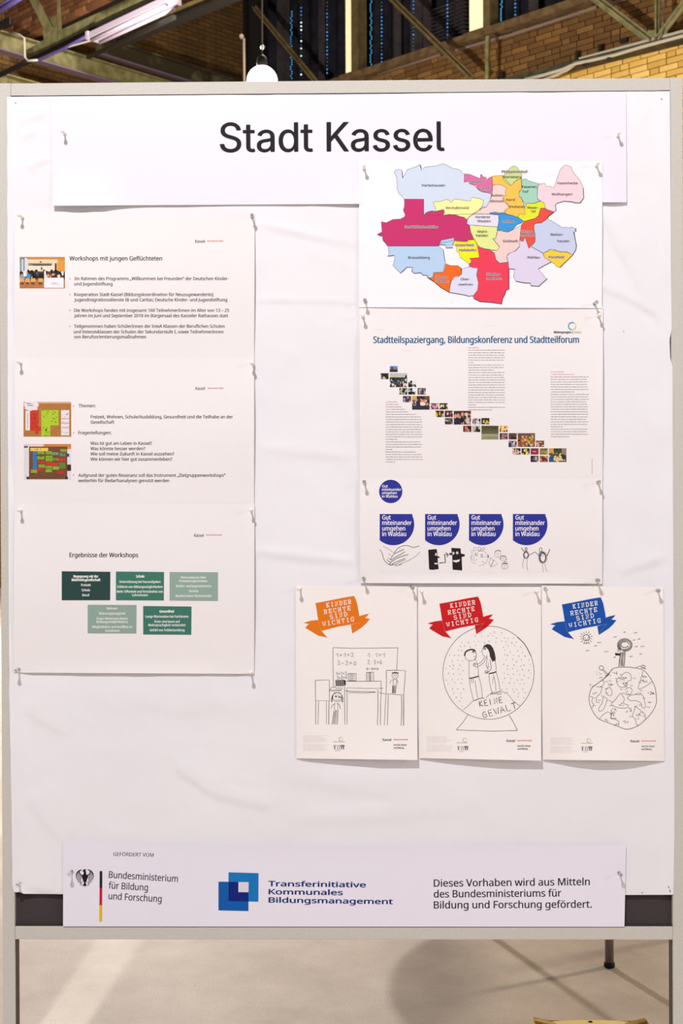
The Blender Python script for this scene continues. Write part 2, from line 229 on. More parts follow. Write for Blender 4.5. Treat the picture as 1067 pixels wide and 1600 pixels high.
 54: (459, [[44,245,46,294,51,342,60,389,75,433,95,474,121,510,155,539,196,562,246,576,306,581,362,577,377,573,377,513,362,517,308,523,257,518,216,504,183,483,158,454,139,419,127,380,119,337,115,291,119,291,133,309,150,326,170,339,194,350,223,356,255,358,302,353,342,338,375,313,400,279,416,236,421,184,415,129,399,82,372,44,336,15,291,-2,239,-8,199,-4,163,7,130,26,101,54,77,89,59,133,48,185],[238,51,284,59,320,84,343,125,351,184,344,233,324,271,289,295,241,303,205,299,175,287,150,270,131,248,119,223,115,198,117,172,123,146,133,121,146,99,164,79,185,64,210,55]]),
 55: (459, [[109,0,344,508,35,508,35,573,419,573,419,518,187,0]]),
 56: (459, [[229,581,276,577,318,565,352,546,378,519,395,485,400,443,396,411,385,383,368,359,346,338,320,319,291,303,325,285,355,265,381,242,401,216,414,185,419,148,413,104,395,65,367,34,330,11,284,-3,231,-8,174,-3,126,10,89,33,61,63,45,101,39,146,43,183,56,214,75,241,99,264,128,283,158,299,131,316,107,336,87,358,71,383,61,411,58,444,63,485,80,518,107,545,141,565,182,577],[108,145,116,107,138,76,176,55,229,48,281,55,319,76,342,108,350,148,346,174,335,197,317,217,293,235,264,251,217,270,184,254,157,237,136,219,121,197,111,173],[228,524,188,518,155,502,134,476,127,441,130,414,141,391,157,373,179,357,232,330,258,343,282,357,302,373,317,392,327,414,330,441,323,476,302,502,270,518]]),
 57: (459, [[417,328,415,279,410,231,401,183,387,139,366,99,340,63,306,33,265,11,214,-3,154,-8,137,-8,97,-4,82,0,82,60,97,56,134,50,152,50,204,54,245,68,278,90,303,118,322,153,334,192,342,235,346,281,341,281,327,263,310,247,290,233,266,223,237,216,204,214,158,219,118,235,85,260,61,294,45,336,40,387,46,443,63,491,90,529,127,557,171,575,223,581,262,577,299,565,332,545,361,518,384,483,402,439,413,388],[223,521,178,513,142,488,118,447,110,388,117,339,137,301,171,277,220,269,256,273,286,285,311,303,330,325,342,349,346,374,344,400,338,426,328,451,315,474,298,493,277,508,252,518]]),
 8222: (334, [[294,84,275,23,251,-42,225,-103,172,-103,180,-72,213,93,288,93],[145,84,127,23,76,-103,25,-103,64,93,140,93]]),
 8220: (288, [[278,573,255,472,238,376,162,376,156,385,226,573],[130,573,122,541,94,406,90,376,14,376,10,385,79,573]]),
 44: (215, [[154,84,136,23,85,-103,33,-103,63,31,73,93,148,93]]),
 59: (215, [[147,84,139,55,117,-10,78,-103,25,-103,31,-80,66,93,141,93],[56,387,60,412,71,429,86,438,105,441,124,438,141,429,152,412,156,387,152,362,141,345,124,335,105,332,86,335,71,345,60,362]]),
 58: (215, [[58,43,61,69,72,85,88,94,107,97,126,94,142,85,153,69,157,43,153,18,142,2,126,-8,107,-11,88,-8,72,2,61,18],[58,387,61,412,72,429,88,438,107,441,126,438,142,429,153,412,157,387,153,362,142,345,126,335,107,332,88,335,72,345,61,362]]),
 46: (215, [[58,43,61,69,72,85,88,94,107,97,126,94,142,85,153,69,157,43,153,18,142,2,126,-8,107,-11,88,-8,72,2,61,18]]),
 63: (348, [[112,183,114,211,118,235,127,257,139,277,157,298,228,363,243,381,253,398,258,416,260,439,254,473,235,498,204,514,163,519,126,516,93,509,63,498,34,485,10,541,43,557,81,569,122,578,168,581,235,571,285,543,317,498,327,440,324,407,316,379,302,355,283,332,260,310,209,266,192,248,180,231,173,215,168,175,168,161,112,161],[94,43,97,69,108,85,124,94,144,97,162,94,178,85,189,69,192,43,189,18,178,2,162,-8,144,-11,124,-8,108,2,97,18]]),
 40: (241, [[32,220,35,285,45,348,60,409,83,468,113,522,150,573,217,573,167,493,132,407,111,315,103,221,107,159,116,98,132,38,154,-20,182,-75,216,-127,150,-127,113,-77,83,-24,60,34,45,94,35,156]]),
 41: (241, [[209,220,205,156,196,94,180,34,158,-24,128,-77,91,-127,25,-127,59,-75,87,-20,108,38,124,98,134,159,137,221,134,283,124,346,108,406,87,465,59,521,24,573,91,573,128,522,158,468,180,409,196,348,205,285]]),
 47: (298, [[290,573,77,0,8,0,221,573]]),
 45: (258, [[32,184,32,246,226,246,226,184]]),
 8211: (401, [[32,184,32,246,369,246,369,184]]),
 183: (215, [[58,283,61,308,72,325,88,334,107,337,126,334,142,325,153,308,157,283,153,258,142,241,126,232,107,229,88,232,72,241,61,258]]),
 124: (442, [[192,609,250,609,250,-193,192,-193]]),
 32: (209, []),
 43: (459, [[257,311,417,311,417,254,257,254,257,89,200,89,200,254,40,254,40,311,200,311,200,477,257,477]]),
 61: (459, [[45,334,45,391,412,391,412,334],[45,174,45,231,412,231,412,174]]),
},
'I': {
 83: (447, [[224,-9,188,-7,156,-1,128,9,114,16,102,23,91,31,81,40,72,50,64,60,57,71,51,83,46,96,42,109,38,137,104,137,110,110,114,102,118,95,123,88,129,82,142,71,150,66,158,62,166,59,175,56,185,53,194,52,204,50,214,49,235,49,246,50,267,54,277,57,286,60,295,64,311,74,324,85,334,99,338,106,344,122,346,139,344,154,340,168,336,174,332,179,322,189,310,197,296,205,272,214,254,220,245,222,184,239,163,246,145,253,128,260,112,269,98,279,86,289,76,301,67,313,60,326,56,341,53,356,52,372,54,400,58,413,62,425,68,437,75,448,83,458,92,468,102,476,113,484,125,491,138,498,151,503,165,508,195,514,227,516,259,514,275,511,289,508,303,503,316,498,329,491,340,484,351,476,360,468,369,459,377,449,384,438,390,427,398,403,400,391,401,378,337,378,335,390,332,402,326,412,320,421,312,430,302,437,291,444,280,449,267,453,254,456,240,458,225,459,194,456,185,454,167,448,159,444,152,440,145,435,139,430,129,418,125,412,121,405,118,398,117,391,115,383,115,367,119,352,122,345,126,339,131,334,136,328,142,324,148,319,162,311,169,308,177,305,184,302,191,300,198,297,279,275,287,272,295,270,303,267,312,264,344,248,351,243,359,238,366,232,372,226,379,220,395,198,399,189,405,171,407,161,408,150,408,125,406,112,403,99,399,87,393,75,379,53,370,43,360,34,349,25,337,17,309,5,294,0,278,-4,261,-7]]),
 116: (227, [[204,379,204,327,6,327,6,379],[65,471,126,471,126,90,128,76,130,70,133,65,136,61,144,55,156,51,163,50,180,50,182,51,188,51,191,52,194,52,197,53,199,53,202,54,213,2,200,-2,196,-2,192,-3,184,-3,180,-4,168,-4,153,-3,138,-1,125,2,113,7,102,14,92,21,84,30,77,41,72,52,68,64,66,78,65,93]]),
 97: (389, [[160,-9,137,-7,115,-3,104,1,94,5,76,15,60,29,54,36,42,54,38,63,32,84,30,108,32,128,34,138,36,146,39,154,43,161,48,168,53,174,58,179,64,184,71,189,85,197,92,200,108,206,117,209,134,213,143,214,152,216,161,217,169,219,189,221,200,223,257,231,262,233,268,237,271,240,273,243,276,255,276,257,275,264,275,272,273,279,272,285,269,291,267,297,263,302,260,307,256,311,246,319,234,325,220,329,204,331,187,331,171,329,156,325,149,322,137,316,132,313,122,305,118,301,114,296,110,292,107,288,104,283,102,278,100,274,41,291,51,313,57,322,64,331,71,339,79,346,95,358,104,364,114,368,123,372,143,378,163,382,184,384,208,384,231,381,255,375,271,369,278,365,286,360,300,350,312,336,317,329,327,311,333,290,335,278,337,251,337,0,277,0,277,52,272,52,270,47,267,43,264,38,260,34,256,29,247,20,242,16,236,12,229,8,223,4,207,-2,190,-6],[170,45,192,47,211,51,220,55,228,59,235,63,242,68,254,80,259,86,267,100,270,108,274,122,276,138,276,190,274,188,270,186,267,184,216,173,210,173,200,171,195,171,186,169,182,169,179,168,175,168,161,166,154,164,147,163,134,159,122,153,112,147,108,143,103,139,100,135,97,130,93,118,92,112,92,99,94,87,96,82,102,72,105,68,109,64,114,61,119,57,124,55,130,52,142,48,156,46,163,46]]),
 100: (424, [[180,-8,165,-6,151,-2,137,3,124,9,111,16,89,34,79,45,70,57,62,70,55,84,48,100,43,116,39,133,36,151,34,189,36,227,39,245,43,261,48,277,55,293,62,307,70,320,79,332,89,342,100,352,112,361,124,368,137,374,165,382,180,384,207,384,218,383,237,379,253,373,260,369,267,364,283,351,295,336,298,331,304,323,306,319,311,319,311,509,372,509,372,0,313,0,313,59,307,59,304,55,301,50,298,46,295,41,287,31,277,21,266,12,245,0,236,-3,217,-7,207,-8],[216,47,236,51,246,55,255,59,271,71,278,78,284,86,290,95,295,105,299,115,303,126,309,150,312,189,309,229,300,263,295,273,290,282,284,291,278,299,271,306,263,312,255,317,246,322,237,325,227,328,205,330,182,328,162,322,153,317,137,305,130,298,124,290,118,281,108,261,99,227,96,189,99,151,105,128,113,106,118,97,124,88,130,80,137,72,153,60,162,55,172,51,193,47]]),
 32: (188, []),
 75: (467, [[104,145,104,216,110,224,116,231,122,239,128,246,133,254,157,282,162,289,174,303,181,310,199,331,212,344,364,509,448,509,231,276,228,276],[60,0,60,509,125,509,125,334,124,225,125,193,125,0],[372,0,188,259,228,309,449,0]]),
 115: (365, [[169,-8,157,-7,133,-3,112,3,102,8,93,12,84,18,76,24,62,38,50,54,45,63,41,73,38,83,36,94,94,107,97,97,101,87,105,79,111,72,117,66,124,60,132,56,141,52,150,49,160,47,181,45,206,47,227,53,236,57,244,62,252,68,258,74,262,81,265,88,267,95,268,103,268,109,266,115,265,121,262,126,254,136,249,140,243,144,237,147,221,153,133,174,118,180,104,186,92,192,81,200,72,208,64,217,58,227,53,237,47,261,47,285,51,305,59,323,65,332,72,340,79,347,87,354,95,360,115,370,126,375,149,381,161,383,174,384,200,384,212,383,234,379,244,376,254,372,263,368,279,358,293,346,299,339,304,332,314,316,318,308,324,290,268,277,262,291,258,298,254,304,248,310,243,316,236,321,228,325,210,331,187,333,166,331,156,329,147,326,139,322,131,317,124,311,114,299,111,292,109,285,109,270,110,264,112,258,115,253,119,248,124,243,136,235,152,229,161,226,172,223,246,205,261,200,275,194,287,187,297,180,306,171,314,162,320,153,325,142,328,131,330,119,331,107,331,96,329,85,323,65,318,56,312,47,306,39,298,31,290,24,281,18,271,12,260,6,236,-2,223,-5,210,-7,196,-8]]),
 101: (404, [[194,-8,161,-2,145,3,131,9,117,16,104,25,92,35,82,46,72,58,63,71,56,85,49,100,44,116,40,132,37,150,35,168,34,187,36,224,39,242,49,274,55,290,63,304,71,317,81,329,91,340,103,350,115,359,128,367,142,373,157,378,172,382,188,384,216,384,236,382,246,380,266,374,275,370,285,366,294,361,303,355,319,341,327,333,341,315,347,305,352,294,357,282,365,256,368,242,370,227,371,211,371,169,75,169,75,221,338,221,310,202,307,237,298,269,293,278,283,294,277,301,270,308,263,314,255,319,246,323,237,326,216,330,194,330,173,326,164,323,155,319,138,308,131,301,125,294,119,286,109,270,105,260,102,251,99,241,97,231,96,221,96,164,102,127,106,116,110,106,116,97,121,88,128,80,135,73,151,61,169,53,179,50,190,48,212,46,220,46,241,49,260,55,265,58,271,61,276,65,281,68,285,73,290,77,294,82,297,88,300,93,306,105,365,91,362,81,358,72,353,63,348,55,342,47,335,39,328,32,311,19,293,9,283,4,272,1,261,-3,237,-7,225,-8]]),
 108: (189, [[125,-2,112,0,101,3,91,8,82,13,74,20,67,28,62,37,58,47,55,59,53,71,53,509,114,509,114,83,115,77,117,71,118,66,120,62,123,59,130,54,140,52,159,52,160,53,165,53,167,54,170,54,181,3,175,1,172,1,169,0,165,0,162,-1,158,-1,154,-2]]),
},
}
FONTS = {}
def load_font(key):
    if key in FONTS: return FONTS[key]
    out = {}
    for code, (adv, flat) in FONT_DATA[key].items():
        loops = [list(zip(l[0::2], l[1::2])) for l in flat]
        vs = [p for l in loops for p in l]; tr = []
        area = lambda l: sum(l[i-1][0]*l[i][1] - l[i][0]*l[i-1][1] for i in range(len(l)))
        if loops:
            sg = 1 if area(max(loops, key=lambda l: abs(area(l)))) > 0 else -1
            start = [0]
            for l in loops: start.append(start[-1] + len(l))
            outer = [i for i, l in enumerate(loops) if area(l)*sg > 0]
            for i in outer:                       # every outer contour filled on its own, with the holes that lie in it
                xs = [q[0] for q in loops[i]]; ys = [q[1] for q in loops[i]]
                grp = [i] + [j for j, l in enumerate(loops) if j not in outer and min(xs) <= l[0][0] <= max(xs) and min(ys) <= l[0][1] <= max(ys)]
                idx = [start[j] + k for j in grp for k in range(len(loops[j]))]
                tr += [tuple(idx[k] for k in t) for t in tessellate_polygon([[Vector((x, y, 0)) for x, y in loops[j]] for j in grp])]
        out[chr(code)] = (adv, vs, tr)
    out['cap'] = max(p[1] for p in out['K'][1]); FONTS[key] = out; return out

class Sheet:
    """one piece of paper pinned to the board; prints on it follow its curl"""
    def __init__(s, name, corners, base, m, lift=None, nu=40, nv=40, edges=None):
        s.c = corners; s.base = base; s.lift = lift or (lambda u, v: 0.0)
        tl, tr, br, bl = corners; mb = MB()
        for j in range(nv + 1):
            v = j / nv
            for i in range(nu + 1):
                u = i / nu
                x = (tl[0]*(1-u)+tr[0]*u)*(1-v) + (bl[0]*(1-u)+br[0]*u)*v
                y = (tl[1]*(1-u)+tr[1]*u)*(1-v) + (bl[1]*(1-u)+br[1]*u)*v
                if edges: x, y = edges(u, v, x, y)
                mb.v.append(tuple(B(x, y, base + s.lift(u, v))))
        for j in range(nv):
            for i in range(nu):
                a = j * (nu + 1) + i; mb.f.append((a, a + nu + 1, a + nu + 2, a + 1))
        s.o = mb.build(name, m, None, smooth=True)

    def pos(s, x, y, e):
        tl, tr, br, bl = s.c
        v = min(1, max(0, (y - (tl[1]+tr[1])/2) / ((bl[1]+br[1])/2 - (tl[1]+tr[1])/2)))
        xl = tl[0]*(1-v)+bl[0]*v; xr = tr[0]*(1-v)+br[0]*v; u = min(1, max(0, (x - xl) / (xr - xl)))
        return B(x, y, s.base + s.lift(u, v) + e)

EPS = 0.00004
class Print:
    """collects flat ink shapes in one colour and lays them on a sheet"""
    def __init__(s, sheet, layer=1): s.s = sheet; s.e = EPS * layer + 0.00008; s.v = []; s.f = []
    def text(s, str_, x0, y0, x1, y1, cap, font='N', bold=0.0):
        F = load_font(font); pen = 0; gl = []
        for ch in str_:
            if ch not in F: ch = ' '
            adv, vs, tr = F[ch]
            if tr: gl.append((pen, vs, tr))
            pen += adv
        lo = min(p + min(q[0] for q in vs) for p, vs, _ in gl); hi = max(p + max(q[0] for q in vs) for p, vs, _ in gl)
        kx = 1.0 / (hi - lo); ky = cap / F['cap']; dx, dy = x1 - x0, y1 - y0; Ln = math.hypot(dx, dy); nx, ny = dy / Ln, -dx / Ln
        e0 = s.e; offs = [(0, 0)] if not bold else [(-bold, 0), (0, 0), (bold, 0), (0, bold*.5), (0, -bold*.5)]
        for oi, (ox, oy) in enumerate(offs):
            s.e += 0.000005                      # overlapping copies never share a plane
            for p, vs, tr in gl:
                k = len(s.v)
                for (a, b_) in vs:
                    t = (p + a - lo) * kx; h = b_ * ky
                    s.v.append(tuple(s.s.pos(x0 + dx*t + nx*h + ox, y0 + dy*t + ny*h + oy, s.e)))
                s.f += [tuple(k + i for i in t3) for t3 in tr]
        s.e = e0
        return s
    def poly(s, pts):
        pts = [tuple(p) for p in pts]
        tr = [tuple(t) for t in tessellate_polygon([[Vector((x, y, 0)) for x, y in pts]])]
        for _ in range(3):                       # small facets, so that the print bends with its sheet
            mid = {}; nt = []
            def half(a, b_):
                key = (min(a, b_), max(a, b_))
                if key not in mid: mid[key] = len(pts); pts.append(((pts[a][0]+pts[b_][0])/2, (pts[a][1]+pts[b_][1])/2))
                return mid[key]
            longest = max(math.hypot(pts[a][0]-pts[b_][0], pts[a][1]-pts[b_][1]) for t in tr for a, b_ in ((t[0], t[1]), (t[1], t[2]), (t[2], t[0])))
            if longest < 16: break
            for a, b_, c in tr:
                x, y, z = half(a, b_), half(b_, c), half(c, a); nt += [(a, x, z), (x, b_, y), (z, y, c), (x, y, z)]
            tr = nt
        k = len(s.v); s.v += [tuple(s.s.pos(x, y, s.e)) for x, y in pts]; s.f += [tuple(k + i for i in t) for t in tr]; return s
    def rect(s, x0, y0, x1, y1): return s.poly([(x0, y0), (x1, y0), (x1, y1), (x0, y1)])
    def ell(s, cx, cy, rx, ry, n=28): return s.poly([(cx + rx*math.cos(2*math.pi*i/n), cy + ry*math.sin(2*math.pi*i/n)) for i in range(n)])
    def line(s, pts, wd, smooth=False):
        if smooth and len(pts) > 2:
            P = [pts[0]] + list(pts) + [pts[-1]]; q = []
            for i in range(1, len(P) - 2):
                for k in range(4):
                    t = k / 4; a, b_, c, d = P[i-1], P[i], P[i+1], P[i+2]
                    q.append(tuple(0.5*((2*b_[m]) + (-a[m]+c[m])*t + (2*a[m]-5*b_[m]+4*c[m]-d[m])*t*t + (-a[m]+3*b_[m]-3*c[m]+d[m])*t**3) for m in (0, 1)))
            q.append(tuple(pts[-1])); pts = q
        n = len(pts); k = len(s.v)
        for i, p in enumerate(pts):
            a = pts[max(i-1, 0)]; b_ = pts[min(i+1, n-1)]; dx, dy = b_[0]-a[0], b_[1]-a[1]; L = math.hypot(dx, dy) or 1
            nx, ny = -dy/L*wd/2, dx/L*wd/2
            s.v.append(tuple(s.s.pos(p[0]+nx, p[1]+ny, s.e))); s.v.append(tuple(s.s.pos(p[0]-nx, p[1]-ny, s.e)))
        for i in range(n-1): s.f.append((k+2*i, k+2*i+1, k+2*i+3, k+2*i+2))
        return s
    def ring(s, cx, cy, rx, ry, wd, a0=0, a1=360, n=28):
        return s.line([(cx + rx*math.cos(RAD(a0+(a1-a0)*i/n)), cy + ry*math.sin(RAD(a0+(a1-a0)*i/n))) for i in range(n+1)], wd)
    def put(s, name, m, label=None, parent=None):
        me = bpy.data.meshes.new(name); me.from_pydata(s.v, [], s.f); me.materials.append(m); me.update()
        o = link(name, me, parent or s.s.o)
        if label: o['label'] = label
        if name in STUFF: o['kind'] = 'stuff'
        return o
STUFF = {'label_halo', 'small_print', 'pen_drawing', 'hands_drawing', 'heads_drawing', 'figures_drawing', 'outline_shadow', 'district_outline', 'figures_emblem', 'eagle_claws', 'ribbon_fold', 'pin_hole'}

def raster(sheet, x0, y0, x1, y1, img, name, layer=1, label=None):
    h, w_, _ = img.shape; v = []; f = []
    for j in range(h + 1):
        for i in range(w_ + 1):
            v.append(tuple(sheet.pos(x0 + (x1-x0)*i/w_, y0 + (y1-y0)*j/h, EPS*layer + 0.00010)))
    for j in range(h):
        for i in range(w_): a = j*(w_+1)+i; f.append((a, a+w_+1, a+w_+2, a+1))
    me = bpy.data.meshes.new(name); me.from_pydata(v, [], f)
    ca = me.color_attributes.new('print', 'FLOAT_COLOR', 'CORNER')
    lin = np.where(img <= 0.04045, img/12.92, ((np.clip(img, 0, 1)+0.055)/1.055)**2.4)
    col = np.ones((h*w_, 4, 4), np.float32); col[:, :, :3] = lin.reshape(-1, 1, 3)
    ca.data.foreach_set('color', col.ravel()); me.materials.append(vcol_mat())
    o = link(name, me, sheet.o)
    if label: o['label'] = label
    return o
class Img:
    def __init__(s, w_, h, c): s.a = np.ones((h, w_, 3)) * np.array(c) / 255.0; s.w = w_; s.h = h
    def rect(s, x0, y0, x1, y1, c):
        s.a[int(y0*s.h):max(int(y0*s.h)+1, int(y1*s.h)), int(x0*s.w):max(int(x0*s.w)+1, int(x1*s.w))] = np.array(c)/255.0; return s
    def ell(s, cx, cy, rx, ry, c):
        Y, X = np.mgrid[0:s.h, 0:s.w]; m = (((X+.5)/s.w-cx)/rx)**2 + (((Y+.5)/s.h-cy)/ry)**2 < 1; s.a[m] = np.array(c)/255.0; return s
    def grain(s, k, seed=1): k *= .45; s.a = np.clip(s.a + np.random.RandomState(seed).normal(0, k, (s.h, s.w, 1)), 0, 1); return s
# ================================================================== the hall
# floor ------------------------------------------------------------
def floor_mat():
    m = mat('polished_concrete', (205, 190, 176), 0.6, spec=0.25); N, L, b = nodes_of(m)
    tc = N.new('ShaderNodeTexCoord')
    n1 = N.new('ShaderNodeTexNoise'); n1.inputs['Scale'].default_value = 3.4; n1.inputs['Detail'].default_value = 9; n1.inputs['Roughness'].default_value = 0.62
    r1 = N.new('ShaderNodeValToRGB'); r1.color_ramp.elements[0].position = 0.3; r1.color_ramp.elements[1].position = 0.72
    r1.color_ramp.elements[0].color = srgb(172, 160, 149); r1.color_ramp.elements[1].color = srgb(208, 197, 185)
    n2 = N.new('ShaderNodeTexNoise'); n2.inputs['Scale'].default_value = 260; n2.inputs['Detail'].default_value = 3
    r2 = N.new('ShaderNodeValToRGB'); r2.color_ramp.elements[0].position = 0.3; r2.color_ramp.elements[1].position = 0.7
    r2.color_ramp.elements[0].color = (0.80, 0.80, 0.80, 1); r2.color_ramp.elements[1].color = (1.1, 1.1, 1.1, 1)
    v = N.new('ShaderNodeTexVoronoi'); v.inputs['Scale'].default_value = 9
    r3 = N.new('ShaderNodeValToRGB'); r3.color_ramp.elements[0].position = 0.012; r3.color_ramp.elements[1].position = 0.03
    r3.color_ramp.elements[0].color = (0.45, 0.42, 0.4, 1); r3.color_ramp.elements[1].color = (1, 1, 1, 1)
    a = N.new('ShaderNodeMix'); a.data_type = 'RGBA'; a.blend_type = 'MULTIPLY'; a.inputs[0].default_value = 1
    c = N.new('ShaderNodeMix'); c.data_type = 'RGBA'; c.blend_type = 'MULTIPLY'; c.inputs[0].default_value = 1
    for n in (n1, n2, v): L.new(tc.outputs['Object'], n.inputs['Vector'])
    L.new(n1.outputs['Fac'], r1.inputs['Fac']); L.new(n2.outputs['Fac'], r2.inputs['Fac']); L.new(v.outputs['Distance'], r3.inputs['Fac'])
    L.new(r1.outputs['Color'], a.inputs[6]); L.new(r2.outputs['Color'], a.inputs[7])
    L.new(a.outputs[2], c.inputs[6]); L.new(r3.outputs['Color'], c.inputs[7]); L.new(c.outputs[2], b.inputs['Base Color'])
    bp = N.new('ShaderNodeBump'); bp.inputs['Strength'].default_value = 0.15; bp.inputs['Distance'].default_value = 0.002
    L.new(n1.outputs['Fac'], bp.inputs['Height']); L.new(bp.outputs['Normal'], b.inputs['Normal'])
    return m
fl = MB().box((-22, -6, -0.2), (16, 36, 0)).build('floor', floor_mat()); tag(fl, kind='structure')

# brick walls --------------------------------------------------------
DA = Vector((-0.722, 0.692, 0)).normalized(); DB = Vector((0.73, 0.683, 0)).normalized(); UP = Vector((0, 0, 1))
P_R = at_depth(1050, 90, 15.0); N_R = Vector((-DA.y, DA.x, 0))      # right wall; N points to the camera
if N_R.dot(CAM - P_R) < 0: N_R = -N_R
P_C = at_depth(402, 90, 22.5); N_L = Vector((-DB.y, DB.x, 0))       # rear-left wall
if N_L.dot(CAM - P_C) < 0: N_L = -N_L
P_G = at_depth(150, 60, 17.6)                                        # brick infill over the left girder
def brick_mat(name, c1, c2, c3, sc=1.0):
    m = mat(name, c1, 0.85); N, L, b = nodes_of(m)
    tc = N.new('ShaderNodeTexCoord'); oi = N.new('ShaderNodeObjectInfo'); n = N.new('ShaderNodeTexNoise'); n.inputs['Scale'].default_value = 5 * sc; n.inputs['Detail'].default_value = 6
    r = N.new('ShaderNodeValToRGB'); r.color_ramp.elements[0].color = srgb(*c1); r.color_ramp.elements[1].color = srgb(*c3)
    e = r.color_ramp.elements.new(0.5); e.color = srgb(*c2)
    ad = N.new('ShaderNodeMath'); ad.operation = 'MULTIPLY_ADD'; ad.inputs[1].default_value = 0.55
    mu = N.new('ShaderNodeMath'); mu.operation = 'MULTIPLY'; mu.inputs[1].default_value = 0.5
    L.new(tc.outputs['Object'], n.inputs['Vector']); L.new(n.outputs['Fac'], mu.inputs[0]); L.new(oi.outputs['Random'], ad.inputs[0]); L.new(mu.outputs[0], ad.inputs[2])
    L.new(ad.outputs[0], r.inputs['Fac']); L.new(r.outputs['Color'], b.inputs['Base Color'])
    n2 = N.new('ShaderNodeTexNoise'); n2.inputs['Scale'].default_value = 60; bp = N.new('ShaderNodeBump'); bp.inputs['Strength'].default_value = 0.4; bp.inputs['Distance'].default_value = 0.01
    L.new(tc.outputs['Object'], n2.inputs['Vector']); L.new(n2.outputs['Fac'], bp.inputs['Height']); L.new(bp.outputs['Normal'], b.inputs['Normal'])
    return m
def brick_wall_mat(name, c1, c2, mort, bw=0.25, bh=0.075):
    m = mat(name, c1, 0.85); N, L, b = nodes_of(m); uv = N.new('ShaderNodeUVMap'); uv.uv_map = 'wall'
    t = N.new('ShaderNodeTexBrick'); t.inputs['Color1'].default_value = srgb(*c1); t.inputs['Color2'].default_value = srgb(*c2); t.inputs['Mortar'].default_value = srgb(*mort)
    t.inputs['Scale'].default_value = 1; t.inputs['Brick Width'].default_value = bw; t.inputs['Row Height'].default_value = bh; t.inputs['Mortar Size'].default_value = 0.006; t.inputs['Bias'].default_value = 0.0
    L.new(uv.outputs['UV'], t.inputs['Vector']); L.new(t.outputs['Color'], b.inputs['Base Color'])
    bp = N.new('ShaderNodeBump'); bp.invert = True; bp.inputs['Distance'].default_value = 0.01; L.new(t.outputs['Fac'], bp.inputs['Height']); L.new(bp.outputs['Normal'], b.inputs['Normal'])
    return m
def wall_slab(name, P, d, n, s0, s1, h0, h1, m, thick=0.25, back=0.03):
    P = Vector((P.x, P.y, 0)); mb = MB(); vs = []
    for k in (back, back + thick):
        for (s, h) in ((s0, h0), (s1, h0), (s1, h1), (s0, h1)): vs.append(P + d * s + UP * h - n * k)
    mb.add(vs, [(0, 1, 2, 3), (7, 6, 5, 4), (0, 4, 5, 1), (1, 5, 6, 2), (2, 6, 7, 3), (3, 7, 4, 0)])
    o = mb.build(name, m); me = o.data; uvl = me.uv_layers.new(name='wall')
    for l in me.loops:
        c = me.vertices[l.vertex_index].co - P; uvl.data[l.index].uv = (c.dot(d), c.z)
    tag(o, kind='structure'); return o
def in_view(p, y_hi=135, x_lo=-20, x_hi=1085, y_lo=-12):
    q = ROT.transposed() @ (p - CAM)
    x = 533.5 + 2000 * q.x / q.y; y = 800 - 2000 * q.z / q.y
    return x_lo < x < x_hi and y_lo < y < y_hi, x, y
random.seed(5)
def lay_bricks(wall, P, d, n, s0, s1, h0, h1, mats, test, bw=0.25, bh=0.075, limit=300):
    P = Vector((P.x, P.y, 0)); lens = [(bw - 0.012), (bw/2 - 0.012)]
    protos = {}
    for mi, m in enumerate(mats):
        for li, L_ in enumerate(lens):
            mb = MB().box((-L_/2, -0.05, -bh/2 + 0.006), (L_/2, 0.05, bh/2 - 0.006)); protos[(mi, li)] = mb.mesh('brick', m)
    M0 = Matrix(((d.x, n.x, 0, 0), (d.y, n.y, 0, 0), (0, 0, 1, 0), (0, 0, 0, 1)))
    spots = []; r = int(h0 / bh)
    while r * bh < h1:
        h = (r + 0.5) * bh; s = s0 + (bw/2 if r % 2 else 0) + (0.03 if r % 3 else 0)
        while s < s1:
            li = 1 if random.random() < 0.16 else 0; L_ = lens[li] + 0.012
            c = P + d * (s + L_/2) + UP * h; ok, x, y = in_view(c)
            mi = test(x, y, h)
            if mi is not None: spots.append(((0 if ok else 1000) + (c - CAM).length, c, mi, li))
            s += L_
        r += 1
    spots.sort(key=lambda t: t[0])
    rest = {}
    for k, (dist, c, mi, li) in enumerate(spots):
        off = random.uniform(-0.004, 0.006); R = Matrix.Rotation(random.uniform(-0.006, 0.006), 4, 'Z')
        Mx = Matrix.Translation(c - n * (0.045 - off)) @ M0 @ R
        if k < limit and dist < 1000:
            o = bpy.data.objects.new('brick', protos[(mi, li)]); o.matrix_world = Mx; o.parent = wall; C.objects.link(o)
        else:
            L_ = lens[li]; rest.setdefault(mi, MB()).box((-L_/2, -0.05, -bh/2 + 0.006), (L_/2, 0.05, bh/2 - 0.006), Mx)
    for mi, mb in rest.items(): tag(mb.build('brickwork', mats[mi], wall), kind='stuff')

BR_YEL = brick_mat('yellow_brick', (172, 130, 54), (204, 166, 86), (228, 196, 120))
BR_DIM = brick_mat('dimmed_brick', (74, 50, 24), (98, 68, 33), (134, 98, 48))  # weaker light above the ledge is put into this darker brick colour
BR_RED = brick_mat('orange_brick', (72, 48, 32), (116, 76, 46), (168, 116, 72))
W_YEL = brick_wall_mat('yellow_brick_wall', (190, 145, 62), (215, 172, 90), (60, 45, 25))
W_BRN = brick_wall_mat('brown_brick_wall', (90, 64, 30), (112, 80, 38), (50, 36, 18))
W_RED = brick_wall_mat('orange_brick_wall', (120, 74, 38), (150, 96, 50), (62, 42, 26))
def s_of(P, d, n, px, py):
    q = at_plane(px, py, P, n); return (q - P).dot(d), q.z
M_MORT = noisy('mortar', (34, 26, 16), (46, 36, 22), 30, 0.95)
SILL = s_of(P_R, DA, N_R, 700, 71)[1]                # the window sill's height
LEDGE = s_of(P_R, DA, N_R, 1000, 74)[1]
